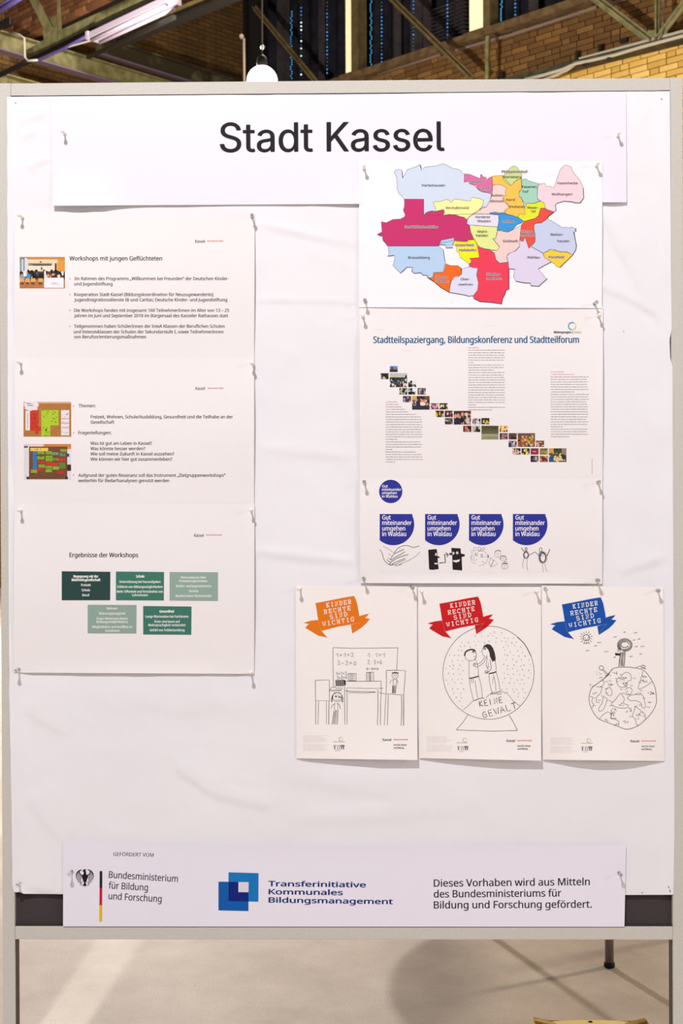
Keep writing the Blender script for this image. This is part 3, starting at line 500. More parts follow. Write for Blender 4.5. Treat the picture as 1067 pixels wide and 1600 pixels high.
s_near = -7.0; s_end = s_of(P_R, DA, N_R, 392, 60)[0]; s_b0 = s_of(P_R, DA, N_R, 1090, 60)[0]; s_b1 = s_of(P_R, DA, N_R, 556, 118)[0]
hlow = LEDGE - 0.62
wr = wall_slab('wall_right', P_R, DA, N_R, s_near, s_end, 0, hlow, W_YEL)
core = wall_slab('wall_core', P_R, DA, N_R, s_near, s_end, hlow, SILL, M_MORT, back=0.085, thick=0.2); core.parent = wr; del core['kind']
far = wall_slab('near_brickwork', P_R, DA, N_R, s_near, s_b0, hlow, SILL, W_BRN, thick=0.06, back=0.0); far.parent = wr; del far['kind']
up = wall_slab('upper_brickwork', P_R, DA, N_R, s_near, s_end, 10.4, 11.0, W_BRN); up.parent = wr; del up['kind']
lay_bricks(wr, P_R, DA, N_R, s_b0, s_end, hlow, SILL - 0.10, [BR_YEL, BR_DIM], lambda x, y, h: 0 if h < LEDGE - 0.02 else 1)

wl = wall_slab('wall_left', P_C, -DB, N_L, 0.0, 14.0, 0, 11.0, W_BRN)
wg = wall_slab('wall_over_girder', P_G, DA, N_R, -9.0, 5.2, 8.05, 11.0, M_MORT, back=0.085, thick=0.2)
hG = s_of(P_G, DA, N_R, 150, 60)[1]
wg.name = 'wall_upper_left'
lay_bricks(wg, P_G, DA, N_R, -9.0, 5.2, 8.1, 11, [BR_RED], lambda x, y, h: 0, limit=300)
cl = MB().box((-22, -6, 11.0), (16, 36, 11.2)).build('ceiling', noisy('dark_roof_deck', (60, 54, 46), (74, 66, 56), 3, 0.9)); tag(cl, kind='structure')
wc = MB().box((-22, 34, 0), (16, 34.2, 11)).build('wall_back', W_BRN); tag(wc, kind='structure')

# sill and conduit under the windows
M_SILL = noisy('sooty_sill', (74, 56, 34), (104, 82, 52), 9, 0.9)
M_PINK = mat('pinkish_conduit', (118, 100, 88), 0.6)
def on_R(px, py, out=0.0): return at_plane(px, py, P_R + N_R * out, N_R)
def seg_R(s, h, out): return Vector((P_R.x, P_R.y, 0)) + DA * s + UP * h + N_R * out
t = MB().bar(seg_R(s_near, SILL - 0.06, 0.05), seg_R(s_end, SILL - 0.06, 0.05), 0.26, 0.1).build('trim_1', M_SILL); tag(t, kind='structure')
t = MB()
for (a, b_) in (((556, 125), (688, 86)), ((712, 79), (790, 57)), ((786, 59), (932, 12)), ((948, 8), (990, -6))):
    t.bar(on_R(a[0], a[1], 0.06), on_R(b_[0], b_[1], 0.06), 0.03, 0.03)
tag(t.build('wall_conduit', M_PINK), 'thin pinkish conduit running along the dimmed brown brick wall below the windows', 'conduit')

# ledge channel with pipes on the right wall
M_OLIVE = noisy('olive_painted_steel', (94, 90, 56), (124, 119, 80), 8, 0.6, bump=0.3, bscale=40, spec=0.3)
M_OLIVD = noisy('dull_olive_steel', (84, 70, 40), (104, 88, 54), 8, 0.7)
M_PIPE = mat('light_pipe', (164, 158, 140), 0.45)
M_BLACK = mat('black_steel', (24, 22, 20), 0.6)
tr = empty('steel_truss', seg_R(0, LEDGE, 0.3)); tag(tr, 'olive steel roof truss crossing the yellow brick wall at upper right', 'truss')
def part(mb, name, m, parent, smooth=False, label=None, bevel=0.0):
    for i, p in enumerate(mb.v): mb.v[i] = tuple(Vector(p) - parent.location)
    o = mb.build(name, m, parent, smooth, bevel)
    if label: o['label'] = label
    if name == 'bead': o['kind'] = 'stuff'
    return o
OUT = 0.28
M_CHORD = noisy('dark_olive_steel', (44, 42, 28), (66, 62, 42), 8, 0.7)
c0 = on_R(1120, 40, OUT); c1 = on_R(770, 128, OUT)
part(MB().bar(c0 - UP*0.02, c1 - UP*0.02, 0.04, 0.05).bar(c0 - N_R*0.07 - UP*0.045, c1 - N_R*0.07 - UP*0.045, 0.16, 0.03), 'chord', M_CHORD, tr)
part(MB().bar(c0 + UP*0.035, on_R(905, 97, OUT) + UP*0.035, 0.03, 0.03), 'pipe', M_PIPE, tr, label='pale pipe lying on the chord')
for (p, q, wd) in (((926, -6), (1018, 64), 0.1), ((1082, -12), (1024, 64), 0.1), ((1027, -10), (1027, 62), 0.06)):
    a, b_ = on_R(p[0], p[1], OUT), on_R(q[0], q[1], OUT)
    part(MB().bar(a, b_, 0.02, wd).bar(a + N_R*0.02, b_ + N_R*0.02, 0.05, 0.02), 'brace', M_OLIVE, tr)
part(MB().add([on_R(x, y, OUT + 0.012 * k) for k in (0, 1) for x, y in ((1004, 68), (1044, 56), (1040, 44), (1012, 48))], [(0, 1, 2, 3), (7, 6, 5, 4), (0, 4, 5, 1), (1, 5, 6, 2), (2, 6, 7, 3), (3, 7, 4, 0)]), 'gusset_plate', M_OLIVE, tr)
part(MB().tube([on_R(1036, -8, OUT + .05), on_R(1035, 44, OUT + .05), on_R(1029, 62, OUT + .05)], 0.012), 'cable', M_PINK, tr)
cb = MB().tube([on_R(x, y, 0.34) for x, y in ((1110, 44), (1067, 56), (1000, 74), (960, 86), (920, 95), (900, 99), (880, 108), (850, 117), (820, 124))], 0.022)
cb.tube([on_R(x, y, 0.32) for x, y in ((900, 100), (886, 110), (866, 118), (840, 128))], 0.015)
part(cb, 'cable', M_PIPE, tr, smooth=True)
for (x, y) in ((902, 80), (938, 70), (785, 112), (1002, 112)):
    if x == 1002: continue
    part(MB().bar(on_R(x, y, 0.06), on_R(x, y + 16, 0.06), 0.05, 0.04).bar(on_R(x, y + 15, 0.06), on_R(x + 14, y + 22, 0.36), 0.04, 0.03), 'cable_bracket', M_BLACK, tr, label='dark iron bracket')
wb = MB().bar(on_R(970, 65, 0.02), on_R(981, 62, 0.02), 0.06, 0.05); tag(wb.build('vent_block', M_BLACK), 'small dark block set in the dimmed brown bricks by the truss node', 'block')
for (p, q, cc, lb) in (((606, -8), (738, 122), M_OLIVD, 'long brown diagonal brace crossing in front of the dark windows'),
                   ((398, 12), (494, 128), M_OLIVD, 'thin diagonal brace behind and right of the glowing globe')):
    a, b_ = on_R(p[0], p[1], 0.5), on_R(q[0], q[1], 0.5)
    r = empty('diagonal_brace', a); tag(r, lb, 'brace'); part(MB().bar(a, b_, 0.02, 0.085), 'web', cc, r); part(MB().bar(a + N_R*0.03, b_ + N_R*0.03, 0.06, 0.014), 'flange', cc, r)
a, b_ = on_R(763, 57, 0.3), on_R(762, 128, 0.3)
r = empty('vertical_strut', a); tag(r, 'short olive steel strut standing before the dimmed brown brick wall', 'strut'); part(MB().bar(a, b_, 0.05, 0.03), 'web', M_OLIVD, r); part(MB().bar(a + N_R*.02, b_ + N_R*.02, 0.02, 0.05), 'flange', M_OLIVE, r)

# windows above the sill: dark curtains, lit panes, pillars ------------------------
M_GLOW = mat('lit_pane', (240, 235, 190), 0.4, emit=(232, 226, 178), estr=0.62)
M_DARK = noisy('black_curtain', (24, 24, 30), (34, 33, 38), 6, 0.95, spec=0.05)
M_GREY = noisy('dark_grey_curtain', (48, 44, 46), (62, 56, 56), 6, 0.95, spec=0.05)
def sx(px, py=60): return s_of(P_R, DA, N_R, px, py)[0]
def vbar(px0, px1, out0, out1, h0, h1, m, name, parent, py=60):
    a, b_ = sorted((sx(px0, py), sx(px1, py))); mb = MB(); vs = []
    for o_ in (out0, out1):
        for s, h in ((a, h0), (b_, h0), (b_, h1), (a, h1)): vs.append(seg_R(s, h, o_))
    mb.add(vs, [(0, 1, 2, 3), (7, 6, 5, 4), (0, 4, 5, 1), (1, 5, 6, 2), (2, 6, 7, 3), (3, 7, 4, 0)])
    o = mb.build(name, m); o.parent = parent; return o
win = MB().add([seg_R(s, h, -0.6 - 0.1*k) for k in (0, 1) for s, h in ((s_near, SILL - .1), (s_end, SILL - .1), (s_end, 10.5), (s_near, 10.5))], [(0, 1, 2, 3), (7, 6, 5, 4), (0, 4, 5, 1), (1, 5, 6, 2), (2, 6, 7, 3), (3, 7, 4, 0)]).build('window_1', mat('night_glass', (16, 16, 20), 0.2))
tag(win, kind='structure')
HT = 10.45
for (a, b_) in ((535.5, 552.5), (729, 758)): vbar(a, b_, -0.10, -0.06, SILL + 0.10, HT, M_GLOW, 'lit_pane', win)
for (a, b_) in ((535, 553), (728.5, 758.5)): vbar(a - 4, b_ + 1, -0.12, 0.02, SILL - 0.02, SILL + 0.08, M_OLIVD, 'pane_sill', win)
for (a, b_) in ((553, 564), (759, 770), (384, 398)): vbar(a, b_, -0.12, 0.06, SILL - 0.1, HT, M_OLIVD if a > 400 else M_BLACK, 'pillar', win)
# curtains: folded cloth, one between each pair of pillars
def curtain(px0, px1, label):
    a, b_ = sx(px0), sx(px1); n = max(24, int(abs(b_ - a) * 26)); mb = MB()
    rnd = random.Random(int(px0))
    ph = 0; pts = []
    for i in range(n + 1):
        ph += rnd.uniform(0.5, 1.1); pts.append((a + (b_ - a) * i / n, -0.3 + 0.07 * math.sin(ph)))
    for s, o_ in pts: mb.v += [tuple(seg_R(s, SILL - 0.05, o_)), tuple(seg_R(s, HT, o_ * 1.0))]
    for i in range(n): mb.f.append((2*i, 2*i+2, 2*i+3, 2*i+1))
    o = mb.build('curtain', M_DARK, None, smooth=True)
    md = o.modifiers.new('thickness', 'SOLIDIFY'); md.thickness = 0.01
    tag(o, label, 'curtain'); return o
curtain(399, 534, 'black folded curtain in the window right of the glowing globe')
curtain(565, 727, 'black folded curtain between the two pale lit panes')
curtain(771, 905, 'black folded curtain at upper right, beyond the second lit pane')
for (a, b_, lb) in ((419, 438, 'narrow grey panel hanging beside the dark column'), (484, 494, 'narrow grey panel hanging left of the blue bead strings'), (602, 613, 'grey curtain strip second from the first lit pane'), (628, 660, 'broad grey strip in the middle of the dark window'), (697, 712, 'grey strip left of the second lit pane'), (812, 828, 'grey strip at the top right window')):
    o = vbar(a, b_, -0.2, -0.18, SILL - 0.03, HT, M_GREY, 'hanging_panel', None); tag(o, lb, 'panel')
bl = empty('louvre_blind', seg_R(sx(690), SILL, -0.1)); tag(bl, 'dark louvre blind low in the window left of the wide lit pane', 'blind')
for k in range(11):
    h = SILL + 0.06 + 0.055 * k
    part(MB().bar(seg_R(sx(664), h, -0.12), seg_R(sx(722), h, -0.12), 0.05, 0.012), 'slat', M_GREY, bl)
col = MB()
for (px0, px1, out) in ((388, 413, 0.25),):
    a, b_ = on_R(388, 60, 0.2), on_R(412, 60, 0.2); p = (a + b_) / 2; p.z = 0; q = p.copy(); q.z = 11
    wd = 0.27; col.bar(p, q, wd, 0.02, DA).bar(p + DA*.12, q + DA*.12, wd, 0.02, DA).bar(p + DA*.06, q + DA*.06, 0.02, 0.12, DA)
tag(col.build('steel_column', M_BLACK), 'tall black steel column rising in the corner behind the globe lamp', 'column')
a = at_depth(381, 60, 16); b_ = at_depth(382, 140, 16)
pp = empty('thin_pole', b_); tag(pp, 'thin pale pole with a small knob left of the globe lamp', 'pole')
part(MB().tube([b_, a], 0.016), 'rod', M_PINK, pp, True); part(MB().lathe([(0.005, 0), (0.03, 0.02), (0.03, 0.05), (0.005, 0.07)], Matrix.Translation(a + Vector((-0.03, 0, -0.01))), 10), 'knob', M_PINK, pp, True)

# strings of bead lights
E_BLUE = mat('blue_bead', (60, 120, 200), 0.3, emit=(60, 135, 215), estr=0.6)
E_DIM = mat('dim_bead', (60, 90, 120), 0.3, emit=(60, 90, 130), estr=0.18)
E_TEAL = mat('teal_bead', (60, 130, 180), 0.3, emit=(60, 150, 200), estr=0.35)
E_WHT = mat('white_bead', (220, 250, 240), 0.3, emit=(215, 250, 240), estr=1.0)
STR = [(455, 18, 124, 'teal', 'dim teal bead string, leftmost, behind the diagonal brace'), (470.5, 12, 122, 'white', 'brightest bead string with white beads, right of the globe'), (511, -2, 118, 'mix', 'blue bead string just left of the narrow lit pane'),
       (579.5, -4, 108, 'teal', 'dense teal bead string right of the narrow lit pane'), (596.3, -2, 99, 'blue', 'blue bead string, second to the right of the narrow lit pane'), (646, 2, 84, 'mix', 'blue bead string crossing behind the long brown brace'),
       (699, 2, 67, 'blue', 'blue bead string hanging over the louvre blind'), (783.5, -4, 45, 'teal', 'dense teal bead string right of the wide lit pane'), (805, 0, 40, 'mix', 'rightmost blue bead string above the brick wall')]
rb = random.Random(3)
for (x, y0, y1, kind, lb) in STR:
    r = empty('light_string', on_R(x, y1, 0.12)); tag(r, lb, 'string lights', 'bead light strings in the dark windows')
    part(MB().tube([on_R(x, -30, 0.12), on_R(x, y1, 0.12)], 0.004, 5), 'cord', M_BLACK, r)
    sets = {}; y = y0; st = 3.6 if kind == 'teal' else 5.8
    while y < y1:
        m = {'teal': E_TEAL, 'blue': rb.choice([E_BLUE, E_BLUE, E_BLUE, E_DIM]), 'mix': rb.choice([E_BLUE, E_BLUE, E_DIM, E_DIM]), 'white': rb.choice([E_WHT, E_WHT, E_DIM])}[kind]
        if kind == 'white' and y < 34: m = E_BLUE if y < 24 else E_DIM
        xx = x + (rb.choice((-1, 1)) * 0.8 if kind == 'teal' else 0)
        rr = 0.0125 if m is not E_DIM else 0.011
        sets.setdefault(m, MB()).lathe([(0.002, -rr), (rr*.8, -rr*.6), (rr, 0), (rr*.8, rr*.6), (0.002, rr)], Matrix.Translation(on_R(xx, y, 0.135)), 8)
        y += st
    for m, mb in sets.items(): part(mb, 'bead', m, r, True)

# left: girder with truss, beams, strip light ---------------------------------------
def on_G(px, py, out=0.0): return at_plane(px, py, P_G + N_R * (out + 1.6), N_R)
gd = empty('lattice_girder', on_G(95, 75, 0.2)); tag(gd, 'olive lattice girder carrying orange brickwork at the upper left', 'girder')
def gquad(pts, out, m, name, th=0.03, label=None):
    vs = [on_G(x, y, out + th*k) for k in (0, 1) for x, y in pts]; n = len(pts)
    fs = [tuple(range(n)), tuple(range(2*n-1, n-1, -1))] + [(i, i+n, (i+1) % n + n, (i+1) % n) for i in range(n)]
    o = part(MB().add(vs, fs), name, m, gd); 
    if label: o['label'] = label
    return o
gquad([(38, 80), (96, 46), (180, 8), (545, -160), (592, -160), (175, 26), (60, 86), (38, 96)], 0.10, M_OLIVE, 'chord_plate')
gquad([(-60, 140), (60, 84), (175, 27), (580, -158), (608, -158), (190, 28), (50, 98), (-60, 150)], 0.16, M_BLACK, 'bottom_flange', label='bottom flange blackened for the shadow gap')  # flange coloured black for the shadow gap under the girder
gquad([(88, -10), (94, -10), (97, 60), (91, 62)], 0.18, M_OLIVE, 'stanchion')
gquad([(40, -12), (54, -12), (84, 46), (72, 52)], 0.22, M_OLIVE, 'brace')
gquad([(66, 50), (76, 26), (92, 30), (94, 60), (70, 68)], 0.13, M_OLIVE, 'gusset_plate')
M_VIO = mat('violet_conduit', (74, 62, 112), 0.4, spec=0.5)  # one even violet tone for conduit and pipes
part(MB().tube([on_G(x, y, 0.3) for x, y in ((36, 96), (60, 94), (100, 76), (148, 50))], 0.02, 8), 'conduit', M_VIO, gd, True)
part(MB().tube([on_G(x, y, 0.3) for x, y in ((52, 96), (110, 72), (146, 62), (200, 38))], 0.012, 8), 'conduit', M_PIPE, gd, True)
part(MB().tube([on_G(x, y, 0.42) for x, y in ((14, 50), (30, 54), (38, 60), (39, 90), (44, 95), (58, 94))], 0.013, 8), 'conduit', M_PIPE, gd, True, label='white conduit bent down over the beam')
vp = MB().tube([on_G(-20, 30, .4), on_G(34, -4, .4)], 0.03, 8).tube([on_G(-20, 22, .4), on_G(20, -4, .4)], 0.02, 8)
tag(vp.build('wall_pipe', M_VIO, None, True), 'pair of violet pipes in the top left corner', 'pipe')
dk = MB().bar(on_G(-20, 49, .3), on_G(18, 33, .3), 0.06, 0.08); tag(dk.build('iron_bar', M_BLACK), 'short dark iron bar across the brickwork at far left', 'bar')
dk = MB().bar(at_depth(137, 90, 17.0), on_G(272, 27, 0.9), 0.04, 0.04); tag(dk.build('tie_rod', M_BLACK), 'thin black tie rod running below the strip light', 'rod')
# cross beams
def ibeam(name, pL, pR, zL, zR, hpx, label, m=M_OLIVE, ext=True):
    """I-beam whose upper edge runs from pL (near) to pR (far)"""
    zR = zL * (800.0 - pL[1]) / (800.0 - pR[1])
    a = at_depth(pL[0], pL[1], zL); b_ = at_depth(pR[0], pR[1], zR); b_.z = a.z
    h = hpx / 2000 * zL; dd = (b_ - a).normalized()
    if ext: a, b_ = a - dd * 7, b_ + dd * 1.2
    r = empty(name, a); tag(r, label, 'beam')
    d = (b_ - a).normalized(); side = d.cross(UP)
    part(MB().bar(a - UP*h/2, b_ - UP*h/2, 0.02, h), 'web', m, r)
    part(MB().bar(a, b_, 0.16, 0.02), 'top_flange', m, r)
    part(MB().bar(a - UP*h, b_ - UP*h, 0.16, 0.02), 'bottom_flange', M_VIOB, r, label='violet-tinged bottom flange')
    return r
M_VIOB = mat('violet_tinged_steel', (112, 96, 110), 0.5)
ibeam('cross_beam', (-60, 33), (245, 126), 17.2, 18.6, 29, 'long olive steel beam sloping behind the board top at left')
ibeam('cross_beam', (-60, 100), (90, 142), 17.2, 17.5, 18, 'low olive beam end just above the board corner at left')
ibeam('cross_beam', (150, 58), (400, 140), 19.2, 22.0, 26, 'dark blotched beam behind the tie rod', noisy('blotched_steel', (52, 44, 26), (96, 92, 62), 2.2, 0.8, lo=0.5, hi=0.62), ext=False)
ub = empty('upper_girder', at_depth(300, 20, 18)); tag(ub, 'dark girder edge rising to the right above the brown wall', 'girder')
part(MB().bar(on_G(190, 60, -0.6), on_G(720, -155, -0.6), 0.1, 0.14), 'web', M_OLIVD, ub); part(MB().bar(on_G(190, 67, -0.5), on_G(720, -147, -0.5), 0.16, 0.03), 'flange', M_BLACK, ub)
# strip light
M_WHT = mat('white_enamel', (132, 121, 130), 0.6); M_TUBE = mat('unlit_tube', (140, 129, 138), 0.5)
s0 = on_G(146, 58, 0.75); s1 = on_G(270, 0, 0.75)
sl = empty('strip_light', s0); tag(sl, 'white twin-tube strip light hanging under the girder at upper left', 'lamp')
dirn = (s1 - s0).normalized(); sd = dirn.cross(UP).normalized()
part(MB().bar(s0, s1, 0.14, 0.07), 'housing', M_WHT, sl, bevel=0.006)
for k in (-1, 1):
    part(MB().tube([s0 + dirn*0.04 + sd*0.055*k - UP*0.055, s1 - dirn*0.04 + sd*0.055*k - UP*0.055], 0.02, 10), 'tube', M_TUBE, sl, True)
for p in (s0, s1): part(MB().bar(p - dirn*0.02, p + dirn*0.02, 0.18, 0.08), 'end_cap', M_WHT, sl)

# globe lamp
g0 = at_depth(409.5, 127, 8.0); gl = empty('globe_lamp', g0); tag(gl, 'glowing white globe lamp half hidden behind the top of the board', 'lamp')
R_ = 24.0 / 2000 * 8
part(MB().lathe([(max(0.001, R_*math.sin(math.pi*i/20)), -R_*math.cos(math.pi*i/20)) for i in range(21)], Matrix.Translation(g0), 32), 'globe', mat('glowing_opal', (255, 250, 248), 0.4, emit=(255, 246, 244), estr=5.0), gl, True)
part(MB().lathe([(0.03, 0), (0.035, 0.02), (0.028, 0.06), (0.008, 0.075)], Matrix.Translation(g0 + UP*(R_ - 0.006)), 16), 'fitting', M_BLACK, gl, True)
part(MB().tube([g0 + UP*R_, g0 + UP*3.5], 0.004, 6), 'cord', mat('grey_cord', (70, 64, 62), 0.6), gl)
hk = at_depth(410, 74, 12); pu = empty('pull_cord', hk); tag(pu, 'thin cord ending in a small grey knob above the globe lamp', 'cord')
part(MB().lathe([(0.004, -0.025), (0.02, -0.012), (0.022, 0.005), (0.008, 0.025)], Matrix.Translation(hk), 12), 'knob', mat('grey_knob', (150, 140, 135), 0.5), pu, True)
part(MB().tube([hk, hk + UP*3], 0.004, 5), 'cord', mat('grey_cord', (70, 64, 62)), pu)

# table behind the board, box on the floor --------------------------------------------
M_CHROME = noisy('brushed_dark_metal', (128, 118, 110), (146, 136, 126), 30, 0.35, 0.5)
M_RUB = mat('black_rubber', (18, 16, 18), 0.7)
TB = Vector((0.76, 1.45, 0)); tb = empty('round_table', TB); tag(tb, 'round table behind the board, its grey metal leg showing below the right end', 'table')
part(MB().lathe([(0.001, 0.70), (0.58, 0.70), (0.6, 0.708), (0.6, 0.722), (0.595, 0.73), (0.001, 0.73)], Matrix.Translation(TB), 64), 'tabletop', mat('white_laminate', (220, 215, 208), 0.4), tb)
for k in range(4):
    an = RAD(-101 + 90 * k); f = TB + Vector((0.5*math.cos(an), 0.5*math.sin(an), 0))
    if k == 0: f = Vector((0.672, 0.965, 0))
    tp = TB + (f - TB) * 0.97 + UP * 0.70
    lg = part(MB().tube([f + UP*0.012, tp], 0.0112, 14), 'leg', M_CHROME, tb, True)
    o = MB().lathe([(0.0125, 0), (0.0142, 0.003), (0.0142, 0.010), (0.0118, 0.014)], Matrix.Translation(f), 16)
    for i, p in enumerate(o.v): o.v[i] = tuple(Vector(p) - TB)
    o.build('rubber_foot', M_RUB, lg, True)
part(MB().lathe([(0.001, 0.68), (0.5, 0.68), (0.5, 0.7), (0.001, 0.7)], Matrix.Translation(TB), 48), 'apron', M_CHROME, tb)

M_CARD = noisy('yellow_cardboard', (232, 206, 124), (238, 214, 136), 30, 0.7, bump=0.2, bscale=120)
M_CARDD = mat('yellow_cardboard_inside', (190, 158, 84), 0.8)
BX = Vector((0.514, 0.28, 0)); bx = empty('cardboard_box', BX); tag(bx, 'small yellow cardboard box with folded lid on the floor under the board', 'box')
W2 = 0.119; H = 0.100; Dp = 0.09
vs = []; n = 16
for yo, hh in ((0, 0.0), (Dp, 0.0)):
    for i in range(n + 1):
        u = i / n; x = -W2 + 2*W2*u; sag = 0.006 * (1 - abs(2*u-1)**2.5) - 0.006; top = H + 0.005*abs(2*u-1)**6 + (0.004*(1-u)**6)
        vs.append(BX + Vector((x, yo, 0.0))); vs.append(BX + Vector((x, yo, top - sag*0)))
mb = MB(); mb.v = [tuple(p) for p in vs]
for k in (0, 1):
    o_ = k * 2 * (n + 1)
    for i in range(n): a = o_ + 2*i; mb.f.append((a, a+2, a+3, a+1) if k == 0 else (a, a+1, a+3, a+2))
o_ = 2 * (n + 1)
mb.f += [(0, 1, o_+1, o_), (2*n, o_+2*n, o_+2*n+1, 2*n+1), (0, o_, o_+2*n, 2*n)]
part(mb, 'body', M_CARD, bx)
mb = MB()                                    # inner lid flap, folded down inside the raised rim
for j in range(3):
    for i in range(n + 1):
        u = i / n; mb.v.append(tuple(BX + Vector((-W2 + 0.004 + (2*W2-0.008)*u, 0.003 + (Dp-0.006)*j/2, H + 0.003 - 0.010*(abs(2*u-1)**3) + 0))))
for j in range(2):
    for i in range(n): a = j*(n+1)+i; mb.f.append((a, a+1, a+n+2, a+n+1))
part(mb, 'lid_flap', M_CARD, bx, True)
part(MB().lathe([(0.001, 0.003), (0.004, 0.003), (0.006, 0.001), (0.006, 0)], Matrix.Translation(BX + Vector((0.0, Dp - 0.012, H + 0.001))), 14), 'rivet', M_RUB, bx)
for sgn in (-1, 1): part(MB().bar(BX + Vector((sgn*(W2 - 0.002), Dp - 0.004, H + 0.005)), BX + Vector((sgn*(W2 - 0.05), Dp - 0.02, H - 0.001)), 0.012, 0.002), 'corner_fold', M_CARDD, bx)
# ================================================================== the pinboard
ZB = 0.42; ZT = 0.42 + 1.51858; PW = 0.0225
pb = empty('pinboard', (0, 0, 0)); tag(pb, 'freestanding grey-framed pinboard covered with white paper and printed sheets', 'pinboard')
for sgn in (-1, 1):
    x0, x1 = sorted((sgn*0.6, sgn*(0.6 + PW)))
    p = MB().box((x0, 0, 0.03), (x1, 0.030, ZT + 0.0232)).build('post', M_ALU, pb, bevel=0.0012)
    MB().box((min(sgn*0.5993, sgn*0.6), 0.004, 0.05), (max(sgn*0.5993, sgn*0.6), 0.028, ZB - 0.0245)).build('inner_shade_strip', M_ALUD, p)  # shade of the post's inner side, put on as a dark strip
    ft = MB().box((sgn*0.611 - 0.02, -0.24, 0.0), (sgn*0.611 + 0.02, 0.24, 0.03)).build('foot', M_ALU, pb, bevel=0.003)
MB().box((-0.5998, 0, ZT), (0.5998, 0.028, ZT + 0.0228)).build('top_rail', M_ALU, pb, bevel=0.001)
MB().box((-0.5998, 0, ZB - 0.0235), (0.5998, 0.028, ZB)).build('bottom_rail', M_ALU, pb, bevel=0.001)
MB().box((-0.5998, 0.009, ZB), (0.5998, 0.024, ZT)).build('felt_panel', M_FELT, pb)
MB().box((-0.5998, 0.0035, ZB - 0.0005), (0.5998, 0.012, ZB + 0.0012)).build('seal_strip', M_ALUD, pb)
MB().box((-0.5998, 0.0035, ZT - 0.0012), (0.5998, 0.012, ZT + 0.0005)).build('seal_strip', M_ALUD, pb)
nb = pb.copy(); C.objects.link(nb); nb.location = (-1.3355, 0, 0); nb['label'] = 'second grey-framed pinboard to the left, outside the picture'
for ch in list(pb.children):
    c = ch.copy(); C.objects.link(c); c.parent = nb
    for g in ch.children:
        d = g.copy(); C.objects.link(d); d.parent = c

# backing paper -----------------------------------------------------------------------
def interp(t, tab):
    for (a, x), (b_, y) in zip(tab, tab[1:]):
        if t <= b_: return x + (y - x) * max(0, (t - a)) / (b_ - a)
    return tab[-1][1]
LEFT = [(150, 11), (330, 11.5), (600, 12), (900, 13.5), (1080, 14.5), (1300, 18.5), (1385, 19.5), (1396, 23)]
RIGHT = [(142, 1046.5), (450, 1048.5), (515, 1049.5), (530, 1046), (560, 1047), (572, 1050.5), (900, 1052), (1300, 1053.7), (1396, 1052)]
def back_edge(u, v, x, y):
    yt = 151.2*(1-u) + 142.4*u; yb = 1396.5 + 1.2*u + 0.8*math.sin(u*9) + (-2.5 if u < 0.012 else 0)
    yy = yt + (yb - yt)*v
    l = interp(yy, LEFT) + 0.8*noise.noise(Vector((0, yy*0.03, 1))); r = interp(yy, RIGHT)
    return l + (r - l)*u, yy
def crease(x, y, p, q, wd, amp):
    """a soft fold from p to q"""
    dx, dy = q[0]-p[0], q[1]-p[1]; L2 = dx*dx + dy*dy; t = ((x-p[0])*dx + (y-p[1])*dy)/L2
    tt = min(1, max(0, t)); d = math.hypot(x-p[0]-dx*tt, y-p[1]-dy*tt); side = ((x-p[0])*dy - (y-p[1])*dx)/math.sqrt(L2)
    fade = math.sin(math.pi*min(1, max(0, t)))**0.5 if 0 < t < 1 else 0
    return amp * fade * math.exp(-(d/wd)**2) + amp*0.5*fade*(1 if side > 0 else -1)*math.exp(-abs(d)/(wd*3))*(1 - math.exp(-(d/wd)))
FOLDS = [((940, 330), (1040, 520), 7, 1.5), ((960, 380), (1000, 440), 5, 1.2), ((930, 445), (1030, 490), 6, 1.0), ((985, 150), (1045, 330), 10, .7),
         ((400, 350), (560, 385), 6, .8), ((395, 470), (560, 474), 3, .6), ((385, 860), (560, 880), 7, .9), ((400, 700), (560, 715), 9, .6),
         ((960, 895), (1050, 868), 6, 1.2), ((1000, 620), (1040, 700), 14, .6), ((270, 1195), (345, 1245), 7, 1.6), ((330, 1235), (420, 1260), 9, .9),
         ((30, 1100), (110, 1140), 12, 1.0), ((40, 1240), (100, 1310), 12, 1.1), ((25, 190), (70, 175), 6, .8), ((30, 215), (60, 200), 5, .7), ((40, 262), (80, 245), 5, .8),
         ((20, 1120), (20, 1390), 5, 1.0), ((440, 1210), (760, 1255), 16, .8), ((450, 1280), (720, 1262), 14, .7), ((30, 1385), (100, 1392), 5, 1.2), ((120, 1090), (420, 1100), 20, .6),
         ((1000, 480), (1046, 505), 5, 1.3), ((1010, 455), (1030, 500), 4, 1.2)]
def back_lift(u, v):
    x = 11 + 1038*u; y = 150 + 1246*v
    n = noise.noise(Vector((x*0.006, y*0.006, 3.3)))*0.5 + noise.noise(Vector((x*0.016, y*0.02, 7.1)))*0.28
    rg = 1 - abs(noise.noise(Vector((x*0.012 + 5, y*0.014, 1.7))))*2; n += 0.18*max(0, rg)**3
    z = -0.0020 + 0.0028*n
    for p, q, wd, amp in FOLDS: z += 0.0030*crease(x, y, p, q, wd, amp)
    z = min(-0.0001, max(-0.0046, z))
    e = min(1.0, min(max(0, x - 24), max(0, 1044 - x))/22.0)          # over the posts the paper lies in front of the frame
    e = e*e*(3-2*e); fr = 0.0006 + 0.0004*math.sin(y*0.05)
    return z*e + fr*(1-e)
back = Sheet('backing_paper', [(11, 150), (1047, 142), (1052, 1397), (20, 1396)], 0.0, M_BACK, back_lift, 220, 260, back_edge)
tag(back.o, 'large creased white backing paper covering the pinboard behind all the sheets', 'paper')
pr = Print(back)
for x, y, l in ((1033, 155, 3), (24, 161, 2), (1044, 1386, 3), (1046, 1392, 4), (1003, 1395, 2), (974, 518, 1.5)): pr.e = 0.0004; pr.line([(x, y-l/2), (x+l*.4, y+l/2)], 1.1)
pr.put('pin_hole', ink(60, 56, 58))

